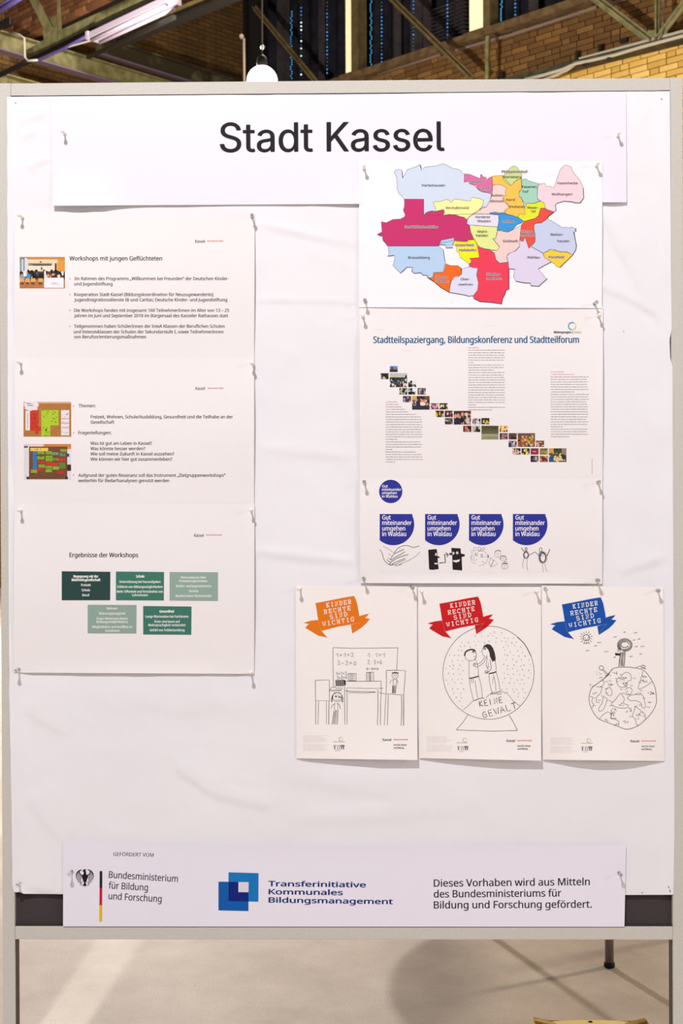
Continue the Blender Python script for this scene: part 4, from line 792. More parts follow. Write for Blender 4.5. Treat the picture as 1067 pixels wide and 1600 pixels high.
# title banner ------------------------------------------------------------------------
def g(x, c, w_): return math.exp(-((x-c)/w_)**2)
def ban_lift(u, v):
    x = 82 + 898*u; e = max(0, (v-0.55)/0.45)**2
    return e*(0.0105*g(x, 122, 55) + 0.003*g(x, 550, 36) + 0.0035*g(x, 955, 26) + 0.0008) + 0.0006*math.sin(math.pi*v)*(1+math.sin(u*9))
ban = Sheet('title_banner', [(80, 151.5), (978, 143.8), (979, 316), (82.5, 321.5)], 0.0004, M_BANN, ban_lift, 90, 24)
tag(ban.o, 'wide white title banner across the top of the board reading Stadt Kassel', 'banner')
K = ink(28, 24, 26)
Print(ban).text('Stadt Kassel', 344.2, 237.6, 694, 235.6, 45.6, 'I', bold=0.8).put('heading', K)

# ---- left column of three pages ------------------------------------------------------
INK = ink(64, 55, 62); RED = ink(214, 112, 116); DK = ink(44, 38, 44)
def page_lift(bot, right=0.003, bow=0.0):
    return lambda u, v: bow*math.sin(math.pi*v)**1.5 + 0.0003*math.sin(math.pi*v)*math.sin(3*u) + right*max(0, (u-.93)/.07)**2*math.sin(math.pi*v) + bot*max(0, (v-.93)/.07)**2*math.sin(math.pi*u)
def photo(sheet, w_, h, bg, ops, seed, grain=0.05):
    im = Img(w_, h, bg)
    for o in ops: getattr(im, o[0])(*o[1:])
    return im.grain(grain, seed).a
s1 = Sheet('printed_page', [(23, 330), (398, 333), (397, 559), (23, 559)], 0.0006, M_PAGE, page_lift(0.0, .0025, .0045), 40, 24)
tag(s1.o, 'white page with the heading Workshops mit jungen Geflüchteten and a photo of an audience', 'page', 'pages in the left column of the board')
s2 = Sheet('printed_page', [(23, 558), (397, 558), (397, 787), (23, 787)], 0.0014, M_PAGE, page_lift(0.0, .002, .0045), 40, 24)
tag(s2.o, 'white page with two photos of brown pinboards and a list under Themen and Fragestellungen', 'page', 'pages in the left column of the board')
s3 = Sheet('printed_page', [(23, 786), (397.5, 787), (397, 1053), (21, 1051)], 0.0022, M_PAGE, page_lift(.0024, .003, .004), 40, 30)
tag(s3.o, 'white page headed Ergebnisse der Workshops with five green text boxes', 'page', 'pages in the left column of the board')
def lines(sheet, rows, cap, m, name='text_block', bold=0.0, origin=(0, 0), sc=1.0, label=None, layer=1):
    p = Print(sheet, layer)
    for (t, x0, x1, y) in rows: p.text(t, origin[0]+x0/sc, origin[1]+y/sc, origin[0]+x1/sc, origin[1]+y/sc, cap, 'N', bold)
    return p.put(name, m, label)
def kassel(sheet, x0, x1, y, r0, r1, ry, cap=4.6):
    Print(sheet).text('Kassel', x0, y, x1, y, cap, 'N', .12).put('wordmark', DK)
    Print(sheet).text('documenta Stadt', r0, ry, r1, ry, cap*.56, 'N', .1).put('wordmark', RED, 'small red wordmark')
S = 2.54
kassel(s1, 305, 320, 379.3, 323.6, 348.5, 377.7)
lines(s1, [('Workshops mit jungen Geflüchteten', 276, 643, 221)], 6.6, DK, 'heading', .22, (0, 320), S)
lines(s1, [('Im Rahmen des Programms „Willkommen bei Freunden“ der Deutschen Kinder-', 296, 907, 299), ('und Jugendstiftung', 295, 446, 320),
           ('Kooperation Stadt Kassel (Bildungskoordination für Neuzugewanderte);', 295, 848, 362), ('Jugendmigrationsdienste IB und Caritas; Deutsche Kinder- und Jugendstiftung', 295, 901, 383),
           ('Die Workshops fanden mit insgesamt 160 TeilnehmerInnen im Alter von 13 – 25', 294, 909, 425), ('Jahren im Juni und September 2018 im Bürgersaal des Kasseler Rathauses statt', 294, 905, 446),
           ('Teilgenommen haben SchülerInnen der InteA Klassen der Beruflichen Schulen', 294, 891, 488), ('und Intensivklassen der Schulen der Sekundarstufe I, sowie TeilnehmerInnen', 293, 886, 510), ('von Berufsorientierungsmaßnahmen', 293, 579, 530)],
      4.9, INK, 'text_block', .17, (0, 320), S)
for y in (294, 356, 419, 482): Print(s1).ell(277/S, 320 + y/S, .8, .8, 10).put('bullet', INK)
rr = np.random.RandomState(4)
ops = [('rect', 0, 0, 1, .16, (205, 140, 70)), ('rect', .02, .02, .12, .5, (110, 140, 150)), ('rect', .05, .08, .09, .5, (200, 215, 235)), ('rect', .12, .05, .18, .45, (225, 220, 230)), ('rect', .18, .08, .85, .5, (238, 216, 180)),
       ('rect', .2, .2, .72, .28, (128, 132, 110)), ('rect', .3, .24, .72, .29, (70, 74, 62)), ('rect', .2, .29, .74, .46, (250, 228, 206)), ('rect', .84, .1, 1, .48, (226, 158, 66)), ('rect', .45, .14, .49, .19, (80, 60, 50)), ('rect', .79, .2, .82, .45, (90, 60, 30)),
       ('rect', 0, .46, 1, .72, (92, 72, 60)), ('rect', .48, .32, .51, .43, (30, 25, 30)), ('rect', 0, .72, 1, 1, (196, 120, 60))]
for i in range(60):
    x = rr.rand(); y = .45 + rr.rand()*.22; c = [(30, 26, 28), (44, 36, 34), (236, 224, 214), (60, 60, 74), (232, 150, 90), (24, 20, 22)][rr.randint(6)]
    ops.append(('ell', x, y, .02 + .02*rr.rand(), .035 + .03*rr.rand(), c))
ops += [('ell', .06, .64, .06, .1, (150, 156, 170)), ('ell', .19, .61, .05, .08, (50, 150, 220)), ('ell', .56, .53, .02, .1, (245, 235, 240)), ('ell', .33, .64, .05, .09, (26, 24, 26)), ('ell', .48, .63, .06, .1, (30, 28, 30)), ('ell', .12, .57, .04, .05, (245, 240, 240))]
for x0 in (0.01, .13, .25, .42): ops += [('rect', x0, .68, x0+.1, .80, (238, 172, 92)), ('rect', x0+.01, .81, x0+.09, .88, (92, 84, 84))]
ops += [('rect', .55, .66, .985, .985, (250, 244, 250)), ('rect', .70, .83, .82, .85, (220, 140, 150)), ('rect', .70, .87, .9, .88, (205, 200, 215))]
raster(s1, 30.6, 401.4, 101.4, 450.6, photo(s1, 72, 50, (226, 180, 120), ops, 1), 'photo_print', label='printed photo of a seated audience in a hall')

kassel(s2, 305.5, 319.8, 609.2, 324.4, 348.8, 607.7)
lines(s2, [('Themen:', 312, 379, 194), ('Freizeit, Wohnen, Schule/Ausbildung, Gesundheit und die Teilhabe an der', 360, 924, 238), ('Gesellschaft', 360, 453, 259), ('Fragestellungen:', 311, 441, 301),
           ('Was ist gut am Leben in Kassel?', 359, 603, 343), ('Was könnte besser werden?', 359, 576, 364), ('Wie soll meine Zukunft in Kassel aussehen?', 359, 691, 385), ('Wie können wir hier gut zusammenleben?', 359, 683, 406),
           ('Aufgrund der guten Resonanz soll das Instrument „Zielgruppenworkshops“', 311, 894, 470), ('weiterhin für Bedarfsanalysen genutzt werden', 311, 671, 491)], 4.9, INK, 'text_block', .17, (0, 560), S)
for y in (189, 295, 463): Print(s2).ell(292/S, 560 + y/S, .8, .8, 10).put('bullet', INK)
def PX(ops, W, H, ox, oy, x0, y0, x1, y1):     # rectangles measured on an enlarged view -> 0..1
    out = []
    for o in ops:
        if o[0] == 'rect': out.append(('rect', (o[1]-x0)/(x1-x0), (o[2]-y0)/(y1-y0), (o[3]-x0)/(x1-x0), (o[4]-y0)/(y1-y0), o[5]))
        else: out.append(('ell', (o[1]-x0)/(x1-x0), (o[2]-y0)/(y1-y0), o[3]/(x1-x0), o[4]/(y1-y0), o[5]))
    return [(o[0],) + tuple(max(0, min(1, q)) if (o[0] == 'rect') else q for q in o[1:5]) + (o[5],) for o in out]
def scr(x0, y0, x1, y1, c, n, seed):
    r = random.Random(seed); return [('rect', a, b_, a + r.uniform(8, 34), b_ + 9, c) for a, b_ in [(r.uniform(x0, x1-30), r.uniform(y0, y1-10)) for _ in range(n)]]
GRN = (178, 208, 52); RD = (204, 62, 40); WH = (236, 228, 232)
opsA = [('rect', 85, 75, 1005, 110, (240, 210, 180)), ('rect', 85, 75, 1005, 88, (190, 140, 110)), ('rect', 130, 250, 212, 630, WH), ('rect', 160, 290, 172, 590, (170, 165, 190)), ('rect', 218, 240, 380, 640, RD), ('rect', 270, 560, 440, 640, RD), ('rect', 310, 640, 390, 705, RD),
        ('rect', 440, 240, 605, 745, GRN), ('rect', 605, 245, 768, 530, GRN), ('rect', 820, 240, 980, 730, WH), ('rect', 820, 400, 980, 406, (190, 120, 80)), ('rect', 820, 485, 980, 492, (190, 120, 80)), ('rect', 825, 572, 980, 578, (190, 120, 80)),
        ('ell', 235, 130, 145, 75, WH), ('ell', 160, 190, 55, 40, WH), ('ell', 215, 215, 45, 32, WH), ('ell', 300, 200, 55, 38, WH), ('rect', 145, 108, 235, 122, (90, 90, 130)), ('rect', 170, 148, 270, 160, (90, 90, 130))]
opsA += scr(450, 250, 600, 380, (92, 112, 30), 12, 1) + scr(460, 560, 600, 740, (60, 84, 26), 14, 2) + scr(620, 260, 760, 500, (84, 104, 26), 16, 3) + scr(225, 260, 380, 620, (128, 34, 26), 22, 4) + scr(830, 250, 970, 720, (170, 165, 180), 14, 5)
raster(s2, 36.8, 628, 111.2, 682.3, photo(s2, 75, 55, (178, 122, 62), PX(opsA, 0, 0, 0, 0, 85, 75, 1005, 748), 2, .04), 'photo_print', label='printed photo of a brown board with red, green and white cards')
G2 = (130, 172, 52)
opsB = [('rect', 90, 70, 1005, 130, (232, 208, 200)), ('rect', 480, 70, 1005, 130, (214, 132, 62)), ('rect', 930, 120, 1005, 180, (224, 140, 60)), ('rect', 90, 130, 190, 765, (228, 222, 226)), ('rect', 190, 125, 940, 765, (118, 76, 52)), ('rect', 940, 180, 1005, 765, (226, 224, 236)),
        ('rect', 90, 112, 165, 145, (80, 100, 130)), ('rect', 215, 145, 572, 208, (240, 205, 110)), ('rect', 275, 208, 340, 565, (46, 130, 190)), ('rect', 232, 570, 362, 632, G2), ('rect', 360, 210, 495, 270, G2), ('rect', 515, 210, 640, 272, G2), ('rect', 640, 235, 765, 290, (122, 168, 130)),
        ('rect', 795, 175, 920, 222, G2), ('rect', 790, 250, 905, 312, (92, 148, 120)), ('rect', 360, 312, 495, 372, G2), ('rect', 520, 300, 650, 415, G2), ('rect', 650, 350, 765, 402, (116, 160, 66)), ('rect', 770, 352, 895, 412, (206, 56, 60)), ('rect', 368, 395, 500, 455, (200, 58, 42)),
        ('rect', 515, 430, 630, 485, (206, 60, 42)), ('rect', 632, 438, 760, 500, (206, 60, 42)), ('rect', 380, 472, 500, 532, G2), ('rect', 520, 495, 640, 545, G2), ('rect', 655, 510, 775, 570, (136, 186, 60)), ('rect', 780, 440, 900, 548, (96, 140, 50)), ('rect', 348, 548, 475, 605, (200, 56, 42)),
        ('rect', 515, 562, 635, 620, (136, 180, 56)), ('rect', 740, 595, 860, 655, (206, 48, 46)), ('rect', 940, 262, 978, 320, (40, 60, 120)), ('rect', 940, 470, 1005, 605, (70, 40, 50)), ('rect', 150, 710, 195, 765, (50, 50, 60)), ('rect', 905, 710, 945, 765, (60, 50, 70))]
opsB += scr(230, 160, 500, 190, (170, 130, 60), 8, 6) + scr(370, 230, 900, 620, (84, 92, 36), 26, 7) + scr(275, 220, 340, 560, (30, 100, 160), 8, 8)
raster(s2, 37.4, 693.8, 111, 749.8, photo(s2, 74, 56, (226, 220, 224), PX(opsB, 0, 0, 0, 0, 90, 70, 1005, 768), 3, .04), 'photo_print', label='printed photo of a dark brown board with a blue strip and green and red cards')

kassel(s3, 303.5, 317.7, 838.8, 322, 346.5, 837)
lines(s3, [('Ergebnisse der Workshops', 276, 548, 230)], 6.8, DK, 'heading', .25, (0, 780), S)
W_ = ink(238, 238, 234)
for pts, col, lb in (([(245, 286), (438, 288), (437, 401), (245, 401)], (44, 72, 68), 'very dark green text box'), ([(460, 287), (651, 289), (650, 402), (460, 401)], (62, 122, 104), 'mid green text box, upper row'),
                     ([(673, 289), (865, 290), (865, 404), (673, 402)], (148, 174, 162), 'pale green text box at the right'), ([(348, 419), (542, 420), (541, 533), (348, 532)], (146, 172, 160), 'pale green text box, lower row'),
                     ([(568, 424), (760, 426), (759, 538), (568, 537)], (62, 122, 106), 'mid green text box, lower row')):
    Print(s3, 6).poly([(x/S, 780 + y/S) for x, y in pts]).put('text_box', ink(*col), lb)
lines(s3, [('Begegnung mit der', 292, 390, 311), ('Mehrheitsgesellschaft', 285, 398, 325), ('Schule', 540, 573, 311), ('Gesundheit', 633, 691, 450)], 4.0, W_, 'box_text', .28, (0, 780), S, layer=9)
lines(s3, [('Freizeit', 322, 360, 345), ('Schule', 324, 357, 365), ('Beruf', 327, 355, 385), ('Unterstützung bei Hausaufgaben', 474, 637, 332), ('Erklären von Bildungsmöglichkeiten', 466, 645, 352), ('Mehr Offenheit und Verständnis von', 464, 646, 371), ('LehrerInnen', 525, 586, 385),
           ('Informationen über', 717, 818, 315), ('Freizeitmöglichkeiten', 711, 823, 329), ('Kinder- und Jugendzentren', 699, 838, 349), ('Vereine', 750, 787, 369), ('Musikschulen/ Kunstschulen', 697, 840, 388),
           ('Wohnen', 423, 465, 438), ('Wohnungsknappheit', 392, 498, 458), ('Enger Wohnraum (keine', 384, 506, 478), ('Rückzugsmöglichkeiten)', 383, 507, 491), ('Möglichkeiten und Konflikte im', 366, 524, 511), ('Sozialraum', 417, 474, 526),
           ('Lange Wartezeiten bei Fachärzten', 578, 747, 470), ('Ärzte sind kaum auf', 612, 714, 490), ('Mehrsprachigkeit vorbereitet', 589, 736, 504), ('Gefühl von Fehlbehandlung', 594, 732, 524)], 3.7, W_, 'box_text', .16, (0, 780), S, layer=9)

# ---- district map ---------------------------------------------------------------------
mp = Sheet('district_map', [(561, 250.5), (941, 251.5), (940.5, 481.5), (561, 480)], 0.0034, M_GLOSS, page_lift(.0016, .0012), 40, 26)
tag(mp.o, 'glossy sheet with a colourful map of city districts at the upper right', 'map')
OR = {'A': (580, 245), 'B': (740, 245), 'C': (580, 350), 'D': (740, 350)}
def MP(*seq):
    out = []; o = 'A'
    for q in seq:
        if isinstance(q, str): o = q
        else: out.append((OR[o][0] + q[0]/5.928, OR[o][1] + q[1]/5.928))
    return out
DIST = [
 ('pale blue district', (214, 226, 244), MP('A', (210,140),(228,122),(250,116),(275,120),(286,132),(286,165),(291,195),(335,118),(360,112),(366,102),(380,108),(392,96),(415,92),(450,72),(460,82),(466,122),(490,100),(515,92),(600,85),(670,62),(700,78),(750,105),(800,115),(838,134),(834,146),(862,160),(860,235),(905,230),(1025,325),(1060,330),'B',(165,345),(155,395),(118,465),(60,480),'A',(940,530),(600,540),(487,540),(487,392),(305,392),(280,362),(250,332),(248,310),(236,290),(244,262),(236,240),(238,205),(228,175),(220,155))),
 ('rose district', (246, 214, 210), MP('B', (175,265),(215,255),(260,262),(308,290),(290,330),(300,350),(270,380),(300,420),(335,465),(290,495),(300,530),(200,530),(10,530),'A',(948,530),(1000,500),(1036,462),'B',(118,465),(155,395),(172,345))),
 ('magenta district', (204, 52, 112), MP('A', (305,392),(487,392),(487,540),(500,524),(520,510),(560,500),(595,505),(672,487),(678,515),(665,545),(720,532),(790,540),(820,552),(870,562),(890,590),(885,620),(910,640),(918,690),(936,730),(955,765),(895,770),(895,785),(800,785),(770,775),(640,800),'C',(628,180),(628,205),(155,205),(128,170),(108,140),(105,115),(80,110),(55,97),(75,85),'A',(100,695),(92,600),(140,610),(200,580),(280,575),(285,562),(300,565),(315,540),(305,515),(296,494),(306,465),(308,420))),
 ('light yellow district', (254, 248, 168), MP('A', (572,422),(590,416),(640,415),(690,396),(725,400),(735,427),(770,390),(850,402),(920,410),(930,375),(1000,385),(1040,405),(1035,440),(1000,500),(950,528),(905,555),(885,582),(850,560),(790,545),(720,532),(665,548),(678,515),(670,488),(620,503),(595,505),(596,470))),
 ('pale grey district', (234, 228, 240), MP('A', (885,620),(888,590),(905,558),(950,530),(1030,528),'B',(85,530),(160,532),(230,540),(235,575),(230,610),(226,650),(0,634),'A',(908,632))),
 ('lime yellow district', (232, 240, 150), MP('D', (-38,10),(220,28),(205,130),(195,138),(178,135),(240,212),(215,245),(100,228),(60,215),(30,190),(0,140),(-25,90))),
 ('salmon district', (242, 212, 206), MP('D', (222,60),(320,75),(360,55),(440,8),(435,100),(425,150),(425,205),(385,248),(320,275),(305,310),(320,355),(240,362),(210,345),(190,265),(150,245),(215,245),(240,215),(175,135),(205,130))),
 ('bright blue district', (62, 154, 224), MP('B', (148,525),(152,517),(200,512),(235,520),(285,515),(300,530),(350,540),(410,560),(465,598),(440,615),(400,630),(360,675),(305,697),(260,680),(218,680),(222,650),(232,600),(230,540))),
 ('amber district', (252, 200, 88), MP('B', (172,180),(260,170),(345,268),(385,225),(440,200),(445,300),(420,330),(420,375),(440,380),(475,470),(475,540),(425,525),(410,558),(305,535),(285,500),(300,490),(330,465),(270,400),(270,380),(300,350),(290,330),(308,290),(260,262),(215,255),(175,262))),
 ('leaf green district', (206, 226, 146), MP('B', (270,175),(300,150),(335,105),(372,82),(405,100),(415,120),(445,160),(445,200),(410,205),(385,228),(345,268),(300,240),(272,205))),
 ('mint district', (168, 216, 192), MP('B', (445,210),(490,205),(500,220),(570,240),(608,250),(592,290),(590,390),(620,410),(570,430),(490,430),(485,455),(455,410),(440,375),(420,370),(420,325),(445,300))),
 ('pink violet district', (222, 112, 168), MP('A', (862,158),(910,162),(1005,200),(1015,162),(1030,185),'B',(60,165),(75,165),(85,185),(115,190),(120,215),(140,195),(172,180),(175,260),(165,345),(130,335),(100,325),'A',(1025,325),(985,300),(970,265),(905,250),(905,222),(860,238))),
 ('pale pink district', (248, 216, 226), MP('B', (595,255),(660,245),(672,275),(700,272),(745,285),(770,210),(800,125),(820,98),(845,75),(905,95),(920,140),(985,220),(1015,290),(1018,380),(985,425),(940,425),(910,415),(835,410),(770,430),(755,450),(765,495),(740,512),(670,505),(660,460),(655,430),(620,408),(590,385),(590,290))),
 ('yellow green district', (230, 236, 56), MP('B', (490,430),(560,432),(580,420),(620,408),(655,430),(662,475),(620,475),(600,545),(570,570),(465,598),(412,560),(425,525),(475,540),(475,470),(485,455))),
 ('periwinkle district', (204, 212, 240), MP('B', (680,565),(700,590),(712,588),(790,635),(820,655),(850,652),(890,658),(900,650),(930,660),(948,690),(928,700),'D',(925,80),(938,130),(952,200),(945,240),(918,285),(860,262),(760,250),(745,240),(710,235),(645,270),(535,210),(568,170),(570,100),(555,30),'B',(558,640),(570,618),(635,612),(645,590))),
 ('vermilion district', (238, 84, 68), MP('B', (620,475),(665,480),(740,510),(690,550),(665,590),(640,600),(635,612),(570,615),(558,640),(560,700),'D',(568,100),(565,165),(545,190),(512,228),(475,120),(460,150),(450,158),(425,148),(440,20),'B',(445,625),(470,598),(560,575),(600,550))),
 ('lavender district', (226, 216, 241), MP('D', (425,160),(460,158),(475,122),(512,228),(535,212),(640,270),(655,310),(720,352),(660,380),(597,417),(640,465),(655,490),(682,507),(600,578),(530,570),(525,548),(470,545),(390,530),(370,490),(375,450),(383,420),(325,415),(320,350),(308,300),(330,270),(390,248),(425,210))),
 ('golden district', (254, 212, 62), MP('D', (645,268),(690,255),(710,232),(730,250),(750,235),(800,262),(860,255),(918,285),(795,403),(770,395),(750,370),(720,352),(655,310))),
 ('red district', (240, 66, 92), MP('D', (30,190),(60,215),(80,225),(150,240),(190,268),(205,330),(240,362),(320,352),(325,420),(325,605),(300,612),(290,650),(268,690),(262,740),(160,725),(60,718),(10,690),'C',(945,665),(985,610),(992,545),(975,470),(985,410),(905,390),(905,375),(930,345),(910,318),(1000,310),(990,240),(975,200))),
 ('bright yellow district', (255, 244, 20), MP('C', (755,190),(775,155),(895,162),(895,150),(960,145),(985,195),(1000,310),(905,318),(928,350),(905,370),(870,340),(825,310),(812,270),(790,250),(790,210))),
 ('small blue district', (180, 210, 242), MP('C', (628,190),(650,150),(700,140),(765,128),(770,165),(752,185),(755,222),(692,222),(690,195))),
 ('sky blue district', (186, 214, 244), MP('C', (155,205),(628,205),(640,220),(668,240),(680,330),(690,350),(672,400),(670,445),(575,450),(570,495),(535,500),(520,478),(475,470),(460,450),(400,458),(376,440),(382,402),(330,400),(300,435),(270,455),(200,385),(218,325),(212,290),(152,298),(164,270))),
 ('orange district', (246, 110, 32), MP('C', (690,368),(735,385),(800,385),(835,410),(838,460),(800,480),(770,490),(740,520),(722,630),(690,615),(650,590),(590,540),(540,502),(572,495),(575,450),(670,445))),
 ('pale lilac district', (226, 226, 248), MP('C', (838,418),(905,397),(985,410),(975,470),(992,545),(985,610),(945,665),(905,668),(860,655),(725,632),(725,590),(745,520),(800,490),(838,458))),
]
LN = ink(84, 76, 84); pl = Print(mp, 4)
for i, (lb, col, pts) in enumerate(DIST):
    q = Print(mp, 1); q.e += i * 0.000003; q.poly(pts).put('map_district', ink(*col), lb)
    pl.line(pts + [pts[0]], 0.55)
pl.put('district_outline', LN)
sh = Print(mp, 5)
for pts, wd in ((MP('B', (1015,290),(1020,380),(988,428),(940,428),(910,418),(835,412),(770,432),(755,450),(765,495),(740,515),(690,555),(683,575)), 1.1), (MP('B', (945,660),(948,690),(930,698),'D',(938,130),(952,200),(946,240),(918,287),(797,405)), 1.2),
                (MP('D', (720,352),(660,382),(597,417)), 1.1), (MP('D', (682,507),(602,578),(530,572),(525,548),(470,546),(390,530)), 1.2), (MP('D', (325,415),(383,420)), 1.1), (MP('D', (327,420),(327,605),(300,614),(290,650),(268,690),(262,742),(160,727),(60,720),(0,690),'C', (940,665),(905,670),(860,657),(725,634),(650,592),(590,542),(520,495),(520,478),(475,472),(460,452),(400,458),(376,440),(382,402),(330,402),(270,457)), 1.1),
                (MP('C', (152,298),(212,292)), 1.1), (MP('A', (286,132),(290,195),(300,180)), 1.0), (MP('A', (450,75),(466,122)), .9), (MP('C', (628,193),(688,195),(694,223),(755,222)), 1.0), (MP('C', (668,240),(682,340)), .9), (MP('C', (830,405),(838,460),(800,490)), .9), (MP('C', (55,97),(105,115),(108,150),(155,205)), .8)):
    sh.line(pts, wd)
sh.put('outline_shadow', ink(48, 40, 46))
LAB = [('Harleshausen',291,387,137,0),('Jungfern-',489,556,122,1),('kopf',541,573,149,1),('Philippinenhof-',624,733,80,1),('Warteberg',628,705,102,0),('Fasanen',708,768,143,0),('hof',711,735,163,0),('Hasenhecke',856,940,128,0),('Wolfsanger/',831,919,174,0),
       ('Rothen-',581,633,179,0),('ditmold',575,630,203,0),('Nord',642,678,197,0),('(Holland)',655,718,226,0),('Weser-',729,776,230,0),('tor',747,766,245,0),('Kirchditmold',392,485,231,0),('Vorderer',513,576,269,0),('Westen',522,577,286,0),('Mitte',631,673,288,1),
       ('Unter-',707,755,329,1),('neustadt',702,764,344,1),('Bad Wilhelmshöhe',222,356,310,1),('Wehl-',521,566,330,0),('heiden',517,566,346,0),('Südstadt',628,691,369,0),('Betten-',828,880,342,0),('hausen',855,905,369,0),('Süsterfeld/',431,509,386,1),('Helleböhn',446,518,407,1),
       ('Brasselsberg',234,323,438,0),('Waldau',729,782,437,0),('Forstfeld',820,883,436,1),('Nords-',351,397,519,1),('hausen',349,400,536,1),('Ober-',452,491,528,0),('zwehren',443,503,550,0),('Nieder-',562,617,507,1),('zwehren',561,620,525,1)]
M3 = 8/3.0
halo = Print(mp, 6); tx = Print(mp, 9)
for t, x0, x1, y, hl in LAB:
    a, b_, yy = 550 + x0/M3, 550 + x1/M3, 240 + y/M3
    if hl: halo.text(t, a - .3, yy + .25, b_ + .3, yy + .25, 4.1, 'N', .75)
    tx.text(t, a, yy, b_, yy, 3.7, 'N', .12)
halo.put('label_halo', ink(226, 206, 206), 'pale halo around district names'); tx.put('district_name', ink(62, 50, 62))

# ---- right middle sheet ----------------------------------------------------------------
r2 = Sheet('printed_page', [(561.5, 479), (942, 479), (941.5, 747), (562.5, 746)], 0.0020, M_PAGE, page_lift(0.0, .0035, .005), 40, 30)
tag(r2.o, 'white page headed Stadtteilspaziergang with a diagonal chain of small photos', 'page')
def Q(x, y): return 550 + x/M3, 480 + y/M3
Print(r2).text('Stadtteilspaziergang, Bildungskonferenz und Stadtteilforum', 583.4, 536.0, 904.3, 535.7, 10.2, 'N', .42).put('heading', ink(34, 92, 136))
cx, cy = Q(917, 79)
for a0, a1, c in ((100, 215, (84, 170, 180)), (215, 300, (90, 150, 200)), (-60, 20, (235, 215, 150)), (20, 100, (190, 205, 150))): Print(r2).ring(cx, cy, 5.7, 5.7, 2.0, a0, a1, 12).put('ring_emblem', ink(*c))
Print(r2).text('Bildungsregion |', *Q(841, 108.5), *Q(920, 108.5), 3.3, 'N', .25).put('wordmark', DK); Print(r2).text('Waldau', *Q(926, 108.5), *Q(955, 108.5), 3.2, 'N', .05).put('wordmark', ink(130, 140, 120))
rm = random.Random(11)
def micro(pr_, x0, x1, y, h=1.25, lo=3, hi=16, gap=1.2):
    """a line of print too small to read: word-long strokes with risers"""
    x = x0
    while x < x1 - 1.5:
        L_ = min(rm.uniform(lo, hi)/M3*1.1, x1 - x)
        if L_ < .6: break
        pr_.rect(x, y - h*0.55, x + L_, y)
        k = x + .3
        while k < x + L_ - .4: 
            if rm.random() < .45: pr_.rect(k, y - h*1.05, k + .32, y)
            k += .75
        x += L_ + gap*rm.uniform(.45, .7)
def column(x0, x1, y0, y1, shorts, heads, narrow=0):
    pg = Print(r2); ph = Print(r2); n = int(round((y1-y0)/10.3)); 
    for i in range(n+1):
        y = y0 + (y1-y0)*i/n; e = shorts.get(i, x1 - rm.uniform(0, 6)); a, yy = Q(x0, y + 3); b_, _ = Q(e, y)
        micro(ph if i in heads else pg, a, b_, yy)
    pg.put('small_print', ink(132, 122, 130), 'column of tiny grey print'); ph.put('small_print', ink(216, 96, 120), 'tiny red column heading')
column(140, 296, 393, 643, {0: 190, 1: 193, 2: 208, 3: 224, 4: 237, 5: 271, 6: 286, 15: 192, 18: 291, 19: 168, 20: 266, 24: 181}, {0})
column(484, 640, 167, 426, {0: 528, 6: 508, 9: 592, 23: 517, 25: 588}, {0})
column(828, 986, 268, 538, {0: 884, 1: 930, 2: 986, 8: 925, 22: 881, 26: 906}, {0, 1})
pg = Print(r2); 
for i in range(11): a, b_ = Q(1000, 632 + i*6); pg.rect(a-.35, b_, a+.35, b_+1.6)
pg.put('small_print', ink(110, 104, 110), 'tiny vertical imprint'); pg = Print(r2)
for (x0, x1, y) in ((90, 130, 96), (553, 594, 78), (208, 250, 182)): a, b_ = Q(x0, y); pg.rect(a, b_-.6, a+(x1-x0)/M3, b_)
pg.put('small_print', ink(226, 218, 220), 'very faint print')
# small photos: (box), ground colour, strokes
PH = [((157,245,190,270),'sky'),((119,275,152,300),'trees'),((157,275,229,333),'hall'),((234,306,267,333),'bw'),((197,337,230,364),'trees'),((234,337,268,364),'bw'),((273,337,307,364),'crowd'),((212,370,246,396),'dusk'),((250,370,323,427),'talk'),
      ((327,400,360,426),'pinkc'),((364,400,398,426),'gold'),((348,431,382,458),'gold'),((386,431,420,458),'red'),((424,432,495,489),'suits'),((387,462,420,488),'crowd'),((501,462,535,488),'pale'),((539,462,572,488),'night'),((463,494,497,520),'red2'),((501,494,534,520),'pale2'),
      ((539,494,610,551),'lawn'),((615,494,648,520),'amber'),((615,525,648,551),'dark'),((652,525,686,551),'dark2'),((690,525,762,582),'cafe'),((652,556,686,583),'grey'),((766,556,800,582),'warm'),((668,588,702,614),'stage'),((706,588,740,614),'lemon'),((744,588,777,614),'redrow'),((782,588,816,614),'moss'),
      ((820,588,893,645),'garden'),((744,619,777,645),'night2'),((782,619,816,645),'warm2')]
